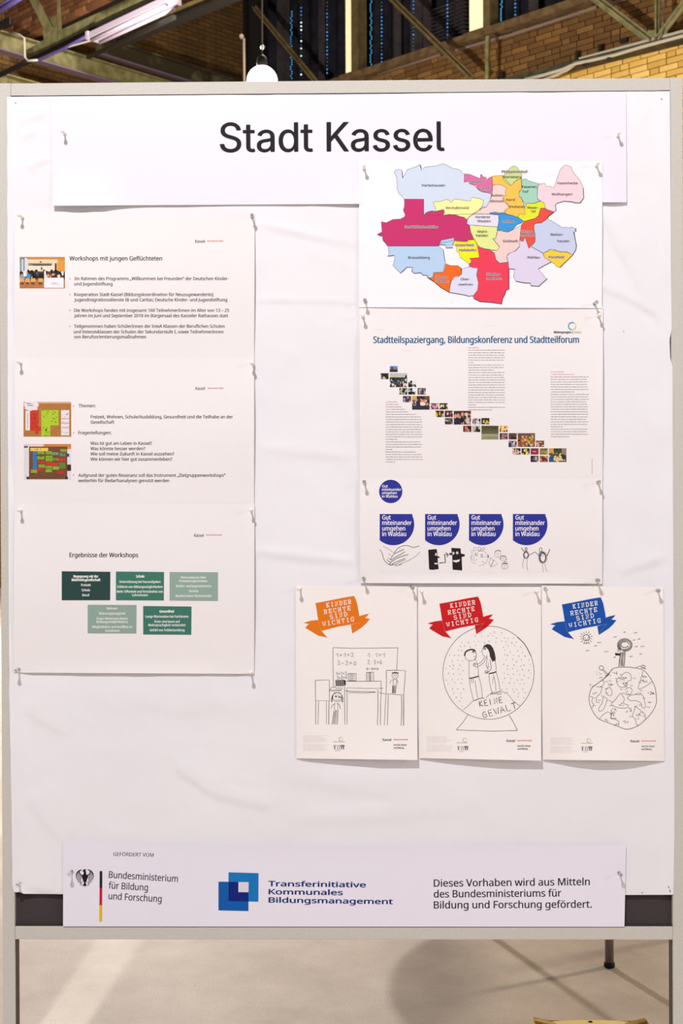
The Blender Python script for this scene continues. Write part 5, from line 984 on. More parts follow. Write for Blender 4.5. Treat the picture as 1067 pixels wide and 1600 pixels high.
PAL = {'sky': ((86,150,214),[(120,80,60),(60,44,40)]),'trees':((46,52,40),[(150,160,140),(24,28,22),(214,200,180)]),'hall':((52,48,46),[(214,196,190),(36,34,40),(120,90,80),(230,214,210),(60,90,100)]),'bw':((230,230,236),[(28,32,26),(24,26,24),(120,130,110)]),'crowd':((70,60,58),[(190,180,184),(34,32,40),(120,110,90)]),
       'dusk':((92,76,88),[(200,180,200),(50,44,56)]),'talk':((52,44,60),[(214,150,110),(232,214,210),(34,44,92),(226,178,80),(90,50,36)]),'pinkc':((120,86,88),[(232,150,180),(60,50,50),(220,190,180)]),'gold':((60,46,34),[(232,190,60),(30,34,50),(214,220,230)]),'red':((90,46,44),[(214,190,200),(40,26,26),(150,40,50)]),
       'suits':((70,44,38),[(222,158,130),(36,42,62),(230,200,184),(30,28,32),(196,140,110)]),'pale':((214,212,220),[(40,36,40),(150,120,110)]),'night':((46,44,34),[(210,180,90),(24,24,26)]),'red2':((84,40,34),[(206,120,90),(30,22,26)]),'pale2':((190,186,160),[(50,48,50),(30,30,34)]),
       'amber':((224,180,70),[(120,60,60),(246,214,150)]),'dark':((58,46,54),[(170,120,120),(110,100,104)]),'dark2':((48,38,36),[(150,70,60),(90,70,60)]),'cafe':((104,84,70),[(206,150,90),(40,34,34),(190,90,60),(200,200,60),(226,200,160)]),'grey':((150,148,160),[(50,54,64),(210,208,214)]),'warm':((120,70,56),[(230,180,150),(50,34,40)]),
       'stage':((40,26,28),[(230,186,170)]),'lemon':((50,46,40),[(236,236,40),(206,170,110),(40,60,80)]),'redrow':((150,50,70),[(60,50,44),(224,200,190)]),'moss':((140,130,74),[(110,100,60),(170,160,90)]),'garden':((92,84,50),[(214,150,60),(50,84,130),(220,190,170),(40,40,34),(232,220,30),(60,60,66)]),
       'night2':((26,24,30),[(110,96,100),(214,190,180)]),'warm2':((150,96,60),[(60,50,70),(220,180,120),(120,40,40)])}
for i, ((x0, y0, x1, y1), k) in enumerate(PH):
    big = x1 - x0 > 50; W, H_ = (26, 20) if big else (12, 9)
    r = np.random.RandomState(i + 20)
    if k == 'lawn':
        im = Img(W, H_, (110, 108, 84))
        for j in range(H_): v_ = j/H_; im.a[j] = np.array((70+70*v_, 70+66*v_, 44+50*v_))/255 if v_ < .6 else np.array((170-90*(v_-.6), 166-70*(v_-.6), 140-160*(v_-.6)))/255
        im.grain(.05, i)
    else:
        base, acc = PAL[k]; im = Img(W, H_, base)
        if k == 'sky': im.rect(0, .65, 1, 1, (80, 56, 48)).rect(.2, .15, .45, .8, (96, 62, 48)).rect(.45, .55, 1, .75, (130, 86, 66)).rect(0, .85, 1, 1, (36, 34, 36))
        else:
            for _ in range(46 if big else 11):
                c = acc[r.randint(len(acc))]; q = .5 if big else 1
                im.ell(r.rand(), .2 + .75*r.rand(), (.05+.09*r.rand())*q*1.2, (.09+.14*r.rand())*q*1.2, c)
            if k == 'hall': im.rect(0, 0, 1, .16, (196, 190, 214)).rect(0, .16, .9, .36, (196, 202, 160)).rect(0, .34, 1, .42, (50, 50, 40))
            if k == 'bw': im.rect(0, .6, .5, 1, (26, 28, 24)).rect(.5, .0, .95, .6, (236, 238, 244)).rect(.3, 0, .5, .35, (34, 38, 34))
            if k == 'talk': im.rect(0, .72, 1, 1, (56, 50, 60)).rect(.0, 0, .3, .3, (216, 170, 80)).ell(.58, .35, .07, .12, (214, 150, 120)).ell(.6, .58, .16, .14, (236, 226, 226)).ell(.35, .5, .12, .2, (34, 46, 96)).rect(.75, 0, 1, .3, (120, 80, 50))
            if k == 'suits': im.ell(.5, .25, .08, .14, (222, 160, 136)).ell(.74, .27, .09, .15, (232, 196, 180)).ell(.25, .35, .1, .16, (216, 150, 124)).ell(.22, .75, .2, .25, (36, 44, 66)).ell(.48, .65, .1, .2, (34, 32, 38)).ell(.8, .7, .12, .25, (206, 196, 180))
            if k == 'stage': im.rect(.35, .2, .5, .9, (230, 190, 175)).rect(.65, .25, .8, .9, (225, 180, 165))
            if k == 'lemon': im.ell(.6, .8, .12, .2, (238, 238, 30)).ell(.5, .25, .16, .2, (226, 200, 130))
            if k == 'garden': im.rect(0, 0, .3, .35, (216, 160, 84)).rect(.3, 0, .75, .3, (70, 72, 44)).rect(.75, 0, 1, .45, (150, 130, 110)).ell(.15, .8, .16, .24, (52, 86, 134)).rect(.3, .72, .95, .9, (226, 200, 176)).ell(.85, .65, .12, .18, (54, 54, 62)).ell(.36, .6, .08, .05, (236, 226, 24))
            if k == 'redrow': im.rect(0, .65, 1, 1, (166, 48, 76))
        im.grain(.06, i)
    a, b_ = Q(x0, y0); c, d = Q(x1, y1)
    raster(r2, a, b_, c, d, im.a, 'photo_print')

# ---- good-neighbour sheet ---------------------------------------------------------------
r3 = Sheet('printed_page', [(562, 745.5), (941, 746.5), (941, 912), (563, 911)], 0.0030, M_PAGE, page_lift(.0028, .0012, .003), 40, 24)
tag(r3.o, 'white page with blue rounded badges reading Gut miteinander umgehen in Waldau above line drawings', 'page')
BLU = ink(44, 52, 152); WT = ink(246, 240, 246)
def Q3(x, y): return 550 + x/M3, 730 + y/M3
c = Q3(161, 101); Print(r3, 3).ell(c[0], c[1], 18.2, 18.3, 48).put('round_badge', BLU, 'round blue badge')
p = Print(r3, 6)
for t, x1, y in (('Gut', 149, 84), ('miteinander', 205, 98), ('umgehen', 186, 112), ('in Waldau', 189, 126.5)): p.text(t, *Q3(125, y), *Q3(x1, y), 4.0, 'N', .15)
p.put('badge_text', WT)
for i, ox in enumerate((0, 189, 372, 555)):
    cxx, cyy, R3 = 172 + ox, 238, 87; pts = []
    for k in range(0, 101):
        a = RAD(-31 + (141.5 + 31 - 10) * k/100) if False else RAD(-30 + 162*k/100); pts.append((cxx + R3*math.cos(a)*1.0, cyy + R3*math.sin(a)))
    pts = [q for q in pts if q[0] > 115 + ox and q[1] > 195]; pts = [(253 + ox, 195)] + [q for q in pts if q[1] > 197] + [(115 + ox, 308), (115 + ox, 195)]
    Print(r3, 3).poly([Q3(*q) for q in pts]).put('blue_badge', BLU, 'blue badge rounded at the lower right')
    p = Print(r3, 6)
    for t, x1, y in (('Gut', 161, 218), ('miteinander', 248, 240.5), ('umgehen', 221, 264), ('in Waldau', 225, 287)): p.text(t, *Q3(126 + ox, y), *Q3(x1 + ox, y), 6.9, 'N', .2)
    p.put('badge_text', WT)
    x0, y0 = Q3(115 + ox, 195); x1, y1 = Q3(284 + ox, 438)
    Print(r3).line([(x1, y0), (x1, y1), (x0, y1), (x0, y0 + 40)], .35).put('panel_border', ink(228, 216, 220), 'hairline panel border')
BK = ink(36, 30, 34)
def E1(*pts): return [(585 + x/7.621, 840 + y/7.621) for x, y in pts]
def E2(*pts): return [(725 + x/7.621, 840 + y/7.621) for x, y in pts]
p = Print(r3)
for pts, wd in ((E1((62,142),(85,172),(98,205),(105,240),(125,280),(160,312),(205,330)), .8), (E1((102,105),(150,125),(200,160),(235,188)), .45), (E1((235,195),(250,160),(290,120),(350,95),(405,97),(450,115),(490,112),(535,98)), .75), (E1((540,170),(500,215),(440,255),(370,288),(290,320)), .5),
                (E1((245,190),(300,162),(350,138)), .9), (E1((235,195),(205,230),(190,262)), .8), (E1((195,268),(260,228),(320,195),(362,168)), .9), (E1((190,262),(200,270)), .9), (E1((180,318),(200,290),(260,250),(330,222),(405,200)), .9), (E1((205,320),(270,285),(365,245)), .8), (E1((240,330),(300,290),(370,262)), .7),
                (E1((165,190),(195,215)), .5), (E1((160,240),(185,262)), .5), (E1((150,262),(185,298)), .8), (E1((170,320),(205,328),(220,318)), 1.0), (E1((245,325),(262,338),(285,325),(315,325),(320,310)), .7), (E1((225,325),(240,315)), .8)):
    p.line(pts, wd, True)
p.put('hands_drawing', BK, 'line drawing of two hands laid together')
p = Print(r3)
p.poly(E1((640,145),(740,135),(750,190),(750,218),(785,236),(752,246),(755,290),(765,375),(690,385),(650,378))).poly(E1((915,122),(1025,128),(1030,190),(1075,200),(1075,222),(1038,232),(1045,392),(930,382),(925,210),(892,205),(892,185),(918,180)))
for pts, wd in ((E1((772,303),(845,295),(835,200),(880,205)), 1.5), (E1((848,178),(882,205),(862,232)), 1.2)): p.line(pts, wd)
p.put('heads_drawing', BK, 'drawing of two black block heads')
p = Print(r3, 2)
for cx_, cy_, rx, ry in ((734,200,13,17), (938,186,14,17), (984,182,15,17)): q = E1((cx_, cy_))[0]; p.ell(q[0], q[1], rx/7.62, ry/7.62, 14)
p.poly(E1((715,300),(750,302),(752,318),(715,318))); p.poly(E1((932,270),(975,268),(1020,258),(1008,285),(975,296),(940,288)))
p.put('eye_white', ink(244, 234, 236))
p = Print(r3, 3)
for cx_, cy_ in ((738,202), (934,186), (979,184)): q = E1((cx_, cy_))[0]; p.ell(q[0], q[1], .7, .8, 10)
p.put('pupil', BK)
p = Print(r3); e = lambda cx_, cy_, rx, ry, wd, a0=0, a1=360: p.ring(725 + cx_/7.62, 840 + cy_/7.62, rx/7.62, ry/7.62, wd, a0, a1, 18)
e(190, 240, 92, 92, .4, -75, 100); e(130,135,16,22,.4); e(185,135,16,25,.5); e(235,130,14,14,.4); e(148,200,16,18,.4); e(103,238,18,22,.35); e(100,170,14,20,.3); e(125,290,18,20,.35, 20, 300); e(210,215,10,20,.6); e(210,150,12,14,.4); e(110,250,30,60,.3,120,240)
for pts, wd in ((E2((215,220),(225,232),(285,228)), .4), (E2((285,205),(292,240)), 1.4), (E2((215,280),(240,305)), .6), (E2((320,235),(295,300),(322,352),(400,315),(358,262),(320,345)), .5), (E2((320,235),(345,275)), .4), (E2((355,265),(318,345)), .8), (E2((135,190),(150,220)), .8), (E2((150,250),(145,270)), .4), (E2((165,150),(180,170),(200,140)), .5)): p.line(pts, wd)
e(400,195,38,42,.4); e(468,252,32,30,.4); e(484,342,38,34,.5); e(405,180,40,30,.6,200,330); e(468,230,30,12,.9,180,360); e(484,318,34,14,.8,180,360); e(490,300,18,14,.6)
for x, y in ((390,190),(408,190),(462,250),(476,250),(476,338),(492,338)): e(x, y, 2, 3, .5)
for a, b_ in ((368,165),(385,150),(405,145),(425,150)): p.line(E2((a, b_), (a+4, b_+20)), .5)
e(400,208,12,8,.4,20,160); e(484,355,12,6,.4,20,160); p.line(E2((432,240),(436,268)), 1.2); p.line(E2((500,240),(504,268)), 1.0)
p.put('heads_drawing', ink(96, 88, 94), 'thin sketch of a ring of faces')
p = Print(r3)
for pts, wd in ((E2((682,122),(722,175)), 1.0), (E2((775,208),(845,170),(895,218)), .9), (E2((1022,140),(985,222)), 1.2)): p.line(pts, wd)
e(738,140,14,22,.7); e(738,208,32,45,.5); e(738,205,24,38,1.0); e(738,212,28,32,.6); e(912,145,16,24,.8); e(938,238,52,72,.5); e(938,238,34,56,1.6); e(936,236,42,64,.6); e(920,190,28,26,.6)
for pts in (E2((712,240),(698,330),(708,370)), E2((750,255),(748,350),(760,395)), E2((932,310),(938,380),(946,412)), E2((965,315),(972,370),(988,405))): p.line(pts, .5, True)
p.line(E2((738,120),(738,175)), .8)
p.put('figures_drawing', ink(60, 52, 56), 'sketch of two small figures with raised arms')

# ---- three children's rights posters ------------------------------------------------------
POS = [('orange', (232, 122, 22), (450, 900), (0, 0), [(462, 914), (651.5, 916.5), (652, 1187.5), (463, 1185)], lambda u, v: 0.0118*max(0, (v-.62)/.38)**2*(min(1, .25 + u*1.1))*(1-math.exp(-u*14)) + .0006, 0.0008),
       ('red', (208, 26, 32), (645, 900), (-7, 5), [(653, 917), (845.5, 917), (845.5, 1188.5), (655, 1184.5)], lambda u, v: 0.0118*max(0, (v-.62)/.38)**2*math.sin(math.pi*min(1, u*.62+.02)) + .0006, 0.0010),
       ('blue', (22, 82, 172), (840, 900), (-25, 11), [(846, 915), (1036.5, 917), (1038, 1189), (848, 1187)], lambda u, v: 0.0130*max(0, (v-.62)/.38)**2*math.sin(math.pi*u)**1.2 + .0006, 0.0012)]
TYPE = {  # slab letters as strokes on a 10 x 14 box
 'K': ([(2,0),(2,14)],[(0,0),(4,0)],[(0,14),(4,14)],[(2,5),(8,14)],[(4,8),(8,0)],[(6,0),(10,0)],[(6,14),(10,14)]), 'I': ([(5,0),(5,14)],[(2,0),(8,0)],[(2,14),(8,14)]),
 'N': ([(2,0),(2,14),(8,0),(8,14)],[(0,0),(4,0)],[(0,14),(3,14)],[(6,14),(10,14)]), 'D': ([(2,0),(2,14)],[(0,0),(6,0),(9,4),(9,10),(6,14),(0,14)]), 'E': ([(2,0),(2,14)],[(0,0),(9,0),(9,4)],[(0,14),(9,14),(9,10)],[(2,7),(6,7)],[(6,5),(6,9)]),
 'R': ([(2,0),(2,14)],[(0,0),(4,0)],[(0,14),(7,14),(9,12),(9,9),(7,7),(2,7)],[(5,7),(8,0),(10,0)]), 'C': ([(9,14),(9,10)],[(9,12),(7,14),(4,14),(1,11),(1,3),(4,0),(7,0),(9,2)],), 'H': ([(2,0),(2,14)],[(8,0),(8,14)],[(2,7),(8,7)],[(0,0),(4,0)],[(0,14),(4,14)],[(6,0),(10,0)],[(6,14),(10,14)]),
 'T': ([(5,0),(5,14)],[(1,10),(1,14),(9,14),(9,10)],[(3,0),(7,0)]), 'S': ([(8,14),(8,11)],[(8,12),(6,14),(3,14),(1,12),(1,9),(4,7),(7,7),(9,5),(9,2),(7,0),(3,0),(1,2)],[(1,0),(1,3)]), 'W': ([(1,14),(3,0),(5,10),(7,0),(9,14)],[(0,14),(3,14)],[(7,14),(10,14)]), 'G': ([(9,14),(9,10)],[(9,12),(7,14),(4,14),(1,11),(1,3),(4,0),(8,0),(8,6)],[(5,6),(10,6)])}
HAND = {'0': ([(4,0),(1,3),(1,9),(4,12),(7,9),(7,3),(4,0)],), '1': ([(0,7),(6,14),(6,0)],), '2': ([(0,11),(3,14),(7,12),(6,7),(0,0),(9,1)],), '3': ([(0,13),(5,14),(6,10),(2,8),(7,5),(5,0),(0,1)],), '6': ([(6,14),(1,8),(1,2),(5,0),(7,4),(1,6)],), '4': ([(5,0),(5,14),(0,5),(8,5)],),
        '+': ([(0,6),(7,7)],[(4,10),(3,2)]), '-': ([(0,6),(7,6)],), '=': ([(0,8),(7,9)],[(0,4),(7,5)]), '.': ([(3,5),(4,6)],),
        'K': ([(1,0),(1,14)],[(8,14),(1,6),(9,0)]), 'E': ([(8,14),(1,13),(1,0),(8,0)],[(1,7),(7,7)]), 'I': ([(3,0),(3,14)],), 'N': ([(1,0),(1,14),(8,0),(8,14)],), 'G': ([(8,12),(5,14),(1,10),(1,3),(4,0),(8,2),(8,7),(4,7)],), 'W': ([(0,14),(3,0),(5,10),(7,0),(10,14)],), 'A': ([(0,0),(4,14),(9,0)],[(2,5),(7,5)]), 'L': ([(1,14),(1,0),(8,0)],), 'T': ([(5,0),(5,14)],[(0,13),(10,14)])}
def strokes(p, table, text, x0, y0, x1, y1, h, wd, pitch=None, cellw=10, cellh=14, jit=0):
    n = len(text); dx, dy = (x1-x0)/n, (y1-y0)/n; L = math.hypot(dx, dy); ux, uy = dx/L, dy/L; fill = .82 if pitch is None else pitch
    for i, ch in enumerate(text):
        if ch not in table: continue
        bx_, by_ = x0 + dx*(i + (1-fill)/2), y0 + dy*(i + (1-fill)/2); k = L*fill/cellw; kh = h/cellh
        for s in table[ch]:
            p.line([(bx_ + ux*a*k + uy*b_*kh + rj.uniform(-jit, jit), by_ + uy*a*k - ux*b_*kh + rj.uniform(-jit, jit)) for a, b_ in s], wd)
rj = random.Random(2)
for idx, (cn, col, (ox, oy), (dx, dy), corners, lf, base) in enumerate(POS):
    lbl = {'orange': 'poster with an orange ribbon over a drawing of a classroom', 'red': 'poster with a red ribbon over a drawing of a snow globe', 'blue': 'poster with a blue ribbon over a drawing of a small round planet'}[cn]
    po = Sheet('poster', corners, base, M_POST, lf, 60, 44); tag(po.o, lbl, 'poster', 'ribbon posters in the lower right row')
    Z = 5.081; T = lambda *pts: [(ox + x/Z, oy + y/Z) for x, y in pts]; TR = lambda *pts: [(ox + (x+dx)/Z, oy + (y+dy)/Z) for x, y in pts]
    IC = ink(*col); fold = ink(*[int(c*.55 + 255*.45) for c in col])
    p = Print(po); p.poly(TR((122,372),(180,355),(240,348),(262,432),(314,492),(290,484),(240,474),(190,444),(137,412),(152,392),(166,382))); p.put('ribbon_tail', IC); p = Print(po); p.poly(TR((562,320),(600,308),(643,298),(628,318),(610,334),(650,340),(625,372),(590,405),(550,432),(510,457),(498,388),(572,370)))
    p.put('ribbon_tail', IC); p = Print(po, 2); p.poly(TR((217,215),(290,202),(370,186),(450,170),(525,158),(545,205),(560,280),(573,372),(500,384),(400,402),(310,424),(262,437),(247,380),(235,325),(226,262))).put('ribbon', IC, cn + ' ribbon')
    p = Print(po, 3); p.line(TR((262,432),(314,492)), .3); p.line(TR((235,325),(247,380),(262,435)), .3); p.line(TR((573,370),(515,440)), .3); p.line(TR((498,385),(573,370)), .3); p.put('ribbon_fold', fold)
    p = Print(po, 4)
    for t, a, b_, c, d in (('KINDER', 300, 248, 508, 218), ('RECHTE', 281, 302, 504, 268), ('SIND', 329, 343, 478, 315), ('WICHTIG', 270, 399, 533, 355)):
        q = TR((a, b_), (c, d)); strokes(p, TYPE, t, q[0][0], q[0][1], q[1][0], q[1][1], 6.1, 1.05, .70)
    p.put('ribbon_lettering', ink(250, 244, 238))
    # imprint
    lx, ly = {'orange': (0, 0), 'red': (-8, 8), 'blue': (-14, 11)}[cn]
    mx = {'orange': (0, 0), 'red': (-10, 6), 'blue': (-17, 18)}[cn]; p = Print(po)
    for k in range(13):
        if k == 6: continue
        q = T((120 + mx[0], 1270 + mx[1] + k*9.6), (330 + mx[0] - rm.uniform(0, 60), 1270 + mx[1] + k*9.6)); micro(p, q[0][0], q[1][0], q[0][1], 0.7, 3, 9, 1.2)
    p.put('small_print', ink(206, 194, 194), 'block of tiny pale print')
    q = T((420 + lx, 1295 + ly))[0]; Print(po).ring(q[0], q[1], 2.9, 3.1, 1.0, 100, 270, 14).put('ring_emblem', ink(140, 190, 170)); Print(po).ring(q[0], q[1], 2.9, 3.1, 1.0, -90, 100, 14).put('ring_emblem', ink(236, 210, 140))
    p = Print(po); q = T((357 + lx, 1318 + ly), (450 + lx, 1318 + ly)); micro(p, q[0][0], q[1][0], q[0][1], 1.1, 4, 9, .9); q = T((372 + lx, 1388 + ly), (415 + lx, 1388 + ly)); micro(p, q[0][0], q[1][0], q[0][1], 1.0, 4, 8, .9); p.put('small_print', ink(110, 100, 104), 'tiny dark print')
    p = Print(po)
    for k, xx in enumerate((370, 393, 408, 425, 440)):
        wd = 1.5 if k in (0, 3, 4) else .7
        q = T((xx + lx, 1350 + ly))[0]; p.ring(q[0], q[1], 1.2, 1.3, wd*.6, 0, 360, 10); p.line(T((xx + lx, 1354 + ly), (xx + lx, 1372 + ly)), wd); p.line(T((xx - 6 + lx, 1374 + ly), (xx + 6 + lx, 1374 + ly)), .5)
        if k > 2: p.line(T((xx - 7 + lx, 1342 + ly), (xx + lx, 1358 + ly), (xx + 7 + lx, 1342 + ly)), .9)
    p.put('figures_emblem', ink(70, 60, 64), 'tiny row of stick figures')
    a, b_ = T((752 + lx, 1309 + ly), (818 + lx, 1309 + ly)); Print(po).text('Kassel', a[0], a[1], b_[0], b_[1], 3.7, 'N', .14).put('wordmark', DK)
    a, b_ = T((838 + lx, 1303 + ly), (952 + lx, 1303 + ly)); Print(po).text('documenta Stadt', a[0], a[1], b_[0], b_[1], 2.1, 'N', .12).put('wordmark', ink(222, 120, 112), 'small red wordmark')
    p = Print(po)
    for t, xe, yy in (('Amt für Schule', 940, 1347), ('und Bildung', 918, 1370)): a, b_ = T((838 + lx, yy + ly), (xe + lx, yy + ly)); p.text(t, a[0], a[1], b_[0], b_[1], 2.4, 'N', .12)
    p.put('small_lettering', ink(92, 84, 88))
    p = Print(po); pf = ink(60, 52, 52)
    def L(pts, wd=.45, sm=False): p.line(T(*pts), wd*1.25, sm)
    def ER(cx_, cy_, rx, ry, wd=.45, a0=0, a1=360, n=24): q = T((cx_, cy_))[0]; p.ring(q[0], q[1], rx/Z, ry/Z, wd*1.2, a0, a1, n)
    if cn == 'orange':
        L([(357,568),(500,574),(700,573),(872,570)], .55); L([(872,570),(868,640),(862,748)], .5); L([(357,568),(356,700),(362,885)], .6); L([(870,600),(864,740)], .3)
        def HW(t, x0, y0, x1, y1, h, wd=.55): a, b_ = T((x0, y0), (x1, y1)); strokes(p, HAND, t, a[0], a[1], b_[0], b_[1], h/Z, wd*1.2, .74, 9, 14, .12)
        HW('1+1=2', 378, 644, 525, 642, 34); HW('2-2=0', 388, 706, 548, 708, 34); HW('1.1=1', 627, 644, 778, 642, 34); HW('2.3=6', 627, 700, 752, 700, 34); HW('0-0=0', 620, 746, 720, 746, 20, .6)
        HW('1+1=2', 380, 790, 470, 786, 28, .6); HW('2+2=4', 388, 822, 470, 818, 26, .65)
        for k in range(9): L([(380+k*9, 828), (383+k*9, 866)], .8 if k % 2 else 1.3)
        L([(380,830),(450,826)], .7); L([(380,866),(446,868)], .6); L([(380,848),(446,848)], .5)
        L([(445,828),(450,862)], 1.6)
        for (x0, y0, x1, y1) in ((477,775,540,832), (622,765,680,835)):
            L([(x0,y0),(x1,y0-2),(x1,y1),(x0,y1),(x0,y0)], .6); L([((x0+x1)/2,y0),((x0+x1)/2,y1)], .6)
            for k in range(6): yy = y0 + 6 + k*(y1-y0)/6.2; L([(x0+6,yy),((x0+x1)/2-5,yy)], .45); L([((x0+x1)/2+5,yy),(x1-8,yy)], .35)
        L([(650,765),(652,835)], 1.0)
        L([(448,835),(560,836),(738,835)], .55); L([(738,835),(738,893)], .5); L([(450,835),(448,1000),(452,1180)], .55); L([(468,895),(468,1180)], .5); L([(466,888),(600,892),(715,893)], .45); L([(712,898),(714,1000),(710,1185)], .55); L([(740,893),(735,1010),(733,1185)], .55)
        L([(325,915),(380,912),(425,910)], .5); L([(330,905),(425,906)], .4); L([(455,913),(560,918),(690,920)], .6); L([(480,925),(600,930),(700,922)], .5); L([(325,912),(345,886),(380,882)], .5); L([(720,892),(755,890)], .6); L([(720,925),(750,932),(778,938)], .5)
        L([(378,870),(438,873),(432,895),(380,895),(378,870)], .5); L([(388,884),(425,885)], .4)
        L([(217,828),(328,826),(329,990),(218,990),(217,828)], .65); L([(220,990),(219,1180)], .6); L([(243,992),(238,1178)], .5); L([(305,992),(305,1178)], .5); L([(325,990),(323,1180)], .65)
        L([(780,750),(860,748),(932,752),(926,850),(918,945),(850,940),(778,935),(782,840),(780,750)], .6); L([(778,940),(770,1060),(765,1185)], .5); L([(796,940),(788,1185)], .5); L([(900,947),(903,1060),(898,1188)], .6); L([(918,945),(917,1188)], .7)
        ER(850,788,24,26,.55); L([(825,765),(835,772),(842,762),(850,772),(860,762),(868,772),(878,765)], .8); L([(826,770),(876,772)], 1.0); ER(842,785,2,2,.6); ER(858,785,2,2,.6); ER(850,793,8,6,.4,20,160)
        L([(835,822),(834,866),(862,867),(862,822)], .55); L([(835,820),(862,820)], .4); L([(835,822),(818,832),(808,852)], .45, True); L([(862,822),(870,836),(873,853)], .45, True)
        L([(830,870),(828,932)], .7); L([(842,870),(840,932)], .9); L([(857,870),(852,932)], .7); L([(834,872),(833,930)], .6); L([(850,872),(848,930)], .5)
        ER(392,962,37,35,.6); L([(355,945),(346,970),(345,1000)], .9); L([(352,955),(352,1000)], .6); L([(428,945),(434,975),(432,1003)], .9); L([(420,950),(428,1000)], .5); ER(390,938,30,12,.7,190,350); ER(380,956,6,5,.9); ER(408,962,8,4,.8); ER(392,975,18,10,.5,30,150); L([(396,945),(402,954)], .6)
        L([(372,1005),(368,1040),(372,1068),(395,1068),(396,1040),(390,1005)], .55); L([(368,1015),(350,1028),(342,1052)], .6, True); L([(396,1012),(412,1030),(414,1056)], .6, True)
        L([(365,1070),(358,1120),(350,1178)], .7); L([(378,1070),(366,1178)], .55); L([(385,1070),(378,1178)], .6); L([(397,1070),(390,1178)], .7); L([(372,1075),(360,1176)], .5)
    elif cn == 'red':
        ER(600,768,362,370,.6,0,360,72); L([(830,485),(890,545),(940,640)], .9, True)
        L([(440,1098),(400,1158),(345,1222)], .6); L([(345,1222),(500,1228),(640,1232),(830,1226)], .6); L([(765,1105),(800,1165),(830,1226)], .6)
        L([(400,1062),(440,1030),(475,995),(540,966),(568,972)], .45, True); L([(582,965),(600,948),(640,930),(705,918),(750,935),(780,970),(805,1000),(850,1030)], .45, True)
        rd = random.Random(8)
        for gy in range(20):
            for gx in range(17):
                x, y = 245 + gx*43 + (gy % 2)*21 + rd.uniform(-11, 11), 408 + gy*37 + rd.uniform(-10, 10)
                if ((x-600)/350)**2 + ((y-768)/358)**2 > .95 or (405 < x < 555 and 570 < y < 990) or (540 < x < 700 and 530 < y < 930) or (y > 950 and 400 < x < 830) or (y < 500 and x < 470) or (y < 460 and x < 560): continue
                L([(x, y), (x + rd.uniform(-5, 5), y + rd.uniform(4, 7))], rd.choice([.7, .85, 1.0]))
        def HW(t, x0, y0, x1, y1, h, wd=.8): a, b_ = T((x0, y0), (x1, y1)); strokes(p, HAND, t, a[0], a[1], b_[0], b_[1], h/Z, wd*1.2, .72, 9, 14, .15)
        HW('KEINE', 525, 1040, 720, 1002, 46, .95); HW('GEWALT', 553, 1132, 832, 1048, 50, .85)
        ER(458,628,46,46,.5,-60,300); L([(410,635),(418,605),(440,590),(470,583),(495,592)], 1.8, True); L([(495,592),(505,625),(500,650),(490,668)], .5, True); ER(480,603,8,6,.8); L([(485,640),(500,640)], .5); L([(470,598),(492,590)], .7)
        L([(447,672),(446,740),(447,812)], .5); L([(500,668),(512,700),(518,740),(522,795)], .5); L([(446,814),(485,806),(523,795)], 1.5)
        L([(482,700),(500,722),(530,712),(560,690),(578,655),(588,628)], .5, True); L([(480,700),(490,692),(510,700),(545,680),(572,640)], .5, True); ER(488,706,9,9,.4)
        L([(447,818),(460,900),(472,950),(480,985)], .5, True); L([(495,830),(503,900),(515,965)], .5, True); L([(522,795),(542,870),(552,965)], .5, True); L([(462,822),(482,820),(480,845),(465,845),(462,822)], .5); L([(478,988),(500,990),(515,978),(565,970)], .5)
        p.poly(T((555,572),(565,552),(590,540),(615,545),(635,570),(650,610),(657,650),(655,682),(645,672),(632,682),(622,660),(612,640),(608,610),(598,585),(580,565)))
        L([(555,572),(545,600),(556,612),(555,630),(572,636)], .5); ER(570,578,9,4,.8); L([(590,640),(586,680),(582,710),(600,745)], .5, True); L([(612,660),(618,700),(622,735),(600,760),(580,768)], .6, True); L([(655,682),(660,720),(662,760)], .5); L([(603,775),(635,770),(662,760)], 1.5)
        ER(585,762,12,10,.7); L([(600,690),(595,730),(612,720)], .5)
        L([(603,780),(612,860),(628,925)], .5, True); L([(638,780),(655,850),(660,915)], .5, True); L([(662,765),(682,840),(694,915)], .5, True); L([(640,800),(632,860)], .35); L([(615,935),(640,920),(660,935),(615,937)], .6); L([(655,935),(690,915),(706,935),(665,940)], .6)
    else:
        ER(386,490,26,24,.9); L([(372,485),(386,508),(408,480)], .5, True)
        for k in range(14):
            a = k*2*math.pi/14 + .2; r0, r1 = 34, 48 + 8*((k*7) % 3)/2; L([(386 + r0*math.cos(a), 490 + r0*math.sin(a)), (386 + r1*math.cos(a), 490 + r1*math.sin(a))], .6)
        for x, y, w2 in ((388,535,16),(395,594,14),(460,556,12),(490,530,16),(545,602,16),(615,485,12),(690,447,8),(777,452,14),(765,510,8),(805,502,10),(783,562,10),(832,560,14),(818,620,10),(742,640,12),(612,646,8)):
            L([(x-w2,y+4),(x-w2/2,y-4),(x,y+2),(x+w2/2,y-5),(x+w2,y)], .5, True)
        L([(655,600),(650,660),(640,722)], .6); L([(694,600),(692,660),(686,722)], .6)
        for k in range(9): x = 658 + k*4; L([(x, 605), (x-3+rj.uniform(-4, 4), 650), (x-6+rj.uniform(-3, 3), 718)], .4)
        for k in range(5): ER(690 + rj.uniform(-3, 3), 548 + rj.uniform(-2, 2), 60 - k*5, 52 - k*4.4, .5, 130 - k*14, 470)
        for k in range(2): ER(690, 545, 32 - k*6, 26 - k*5, .5, rj.uniform(0, 90), rj.uniform(280, 360))
        for k in range(10): L([(632+rj.uniform(-6,8), 540+k*7), (662, 530+k*6)], .4)
        for k in range(5): L([(615, 612+k*4), (655, 618+k*3)], .7)
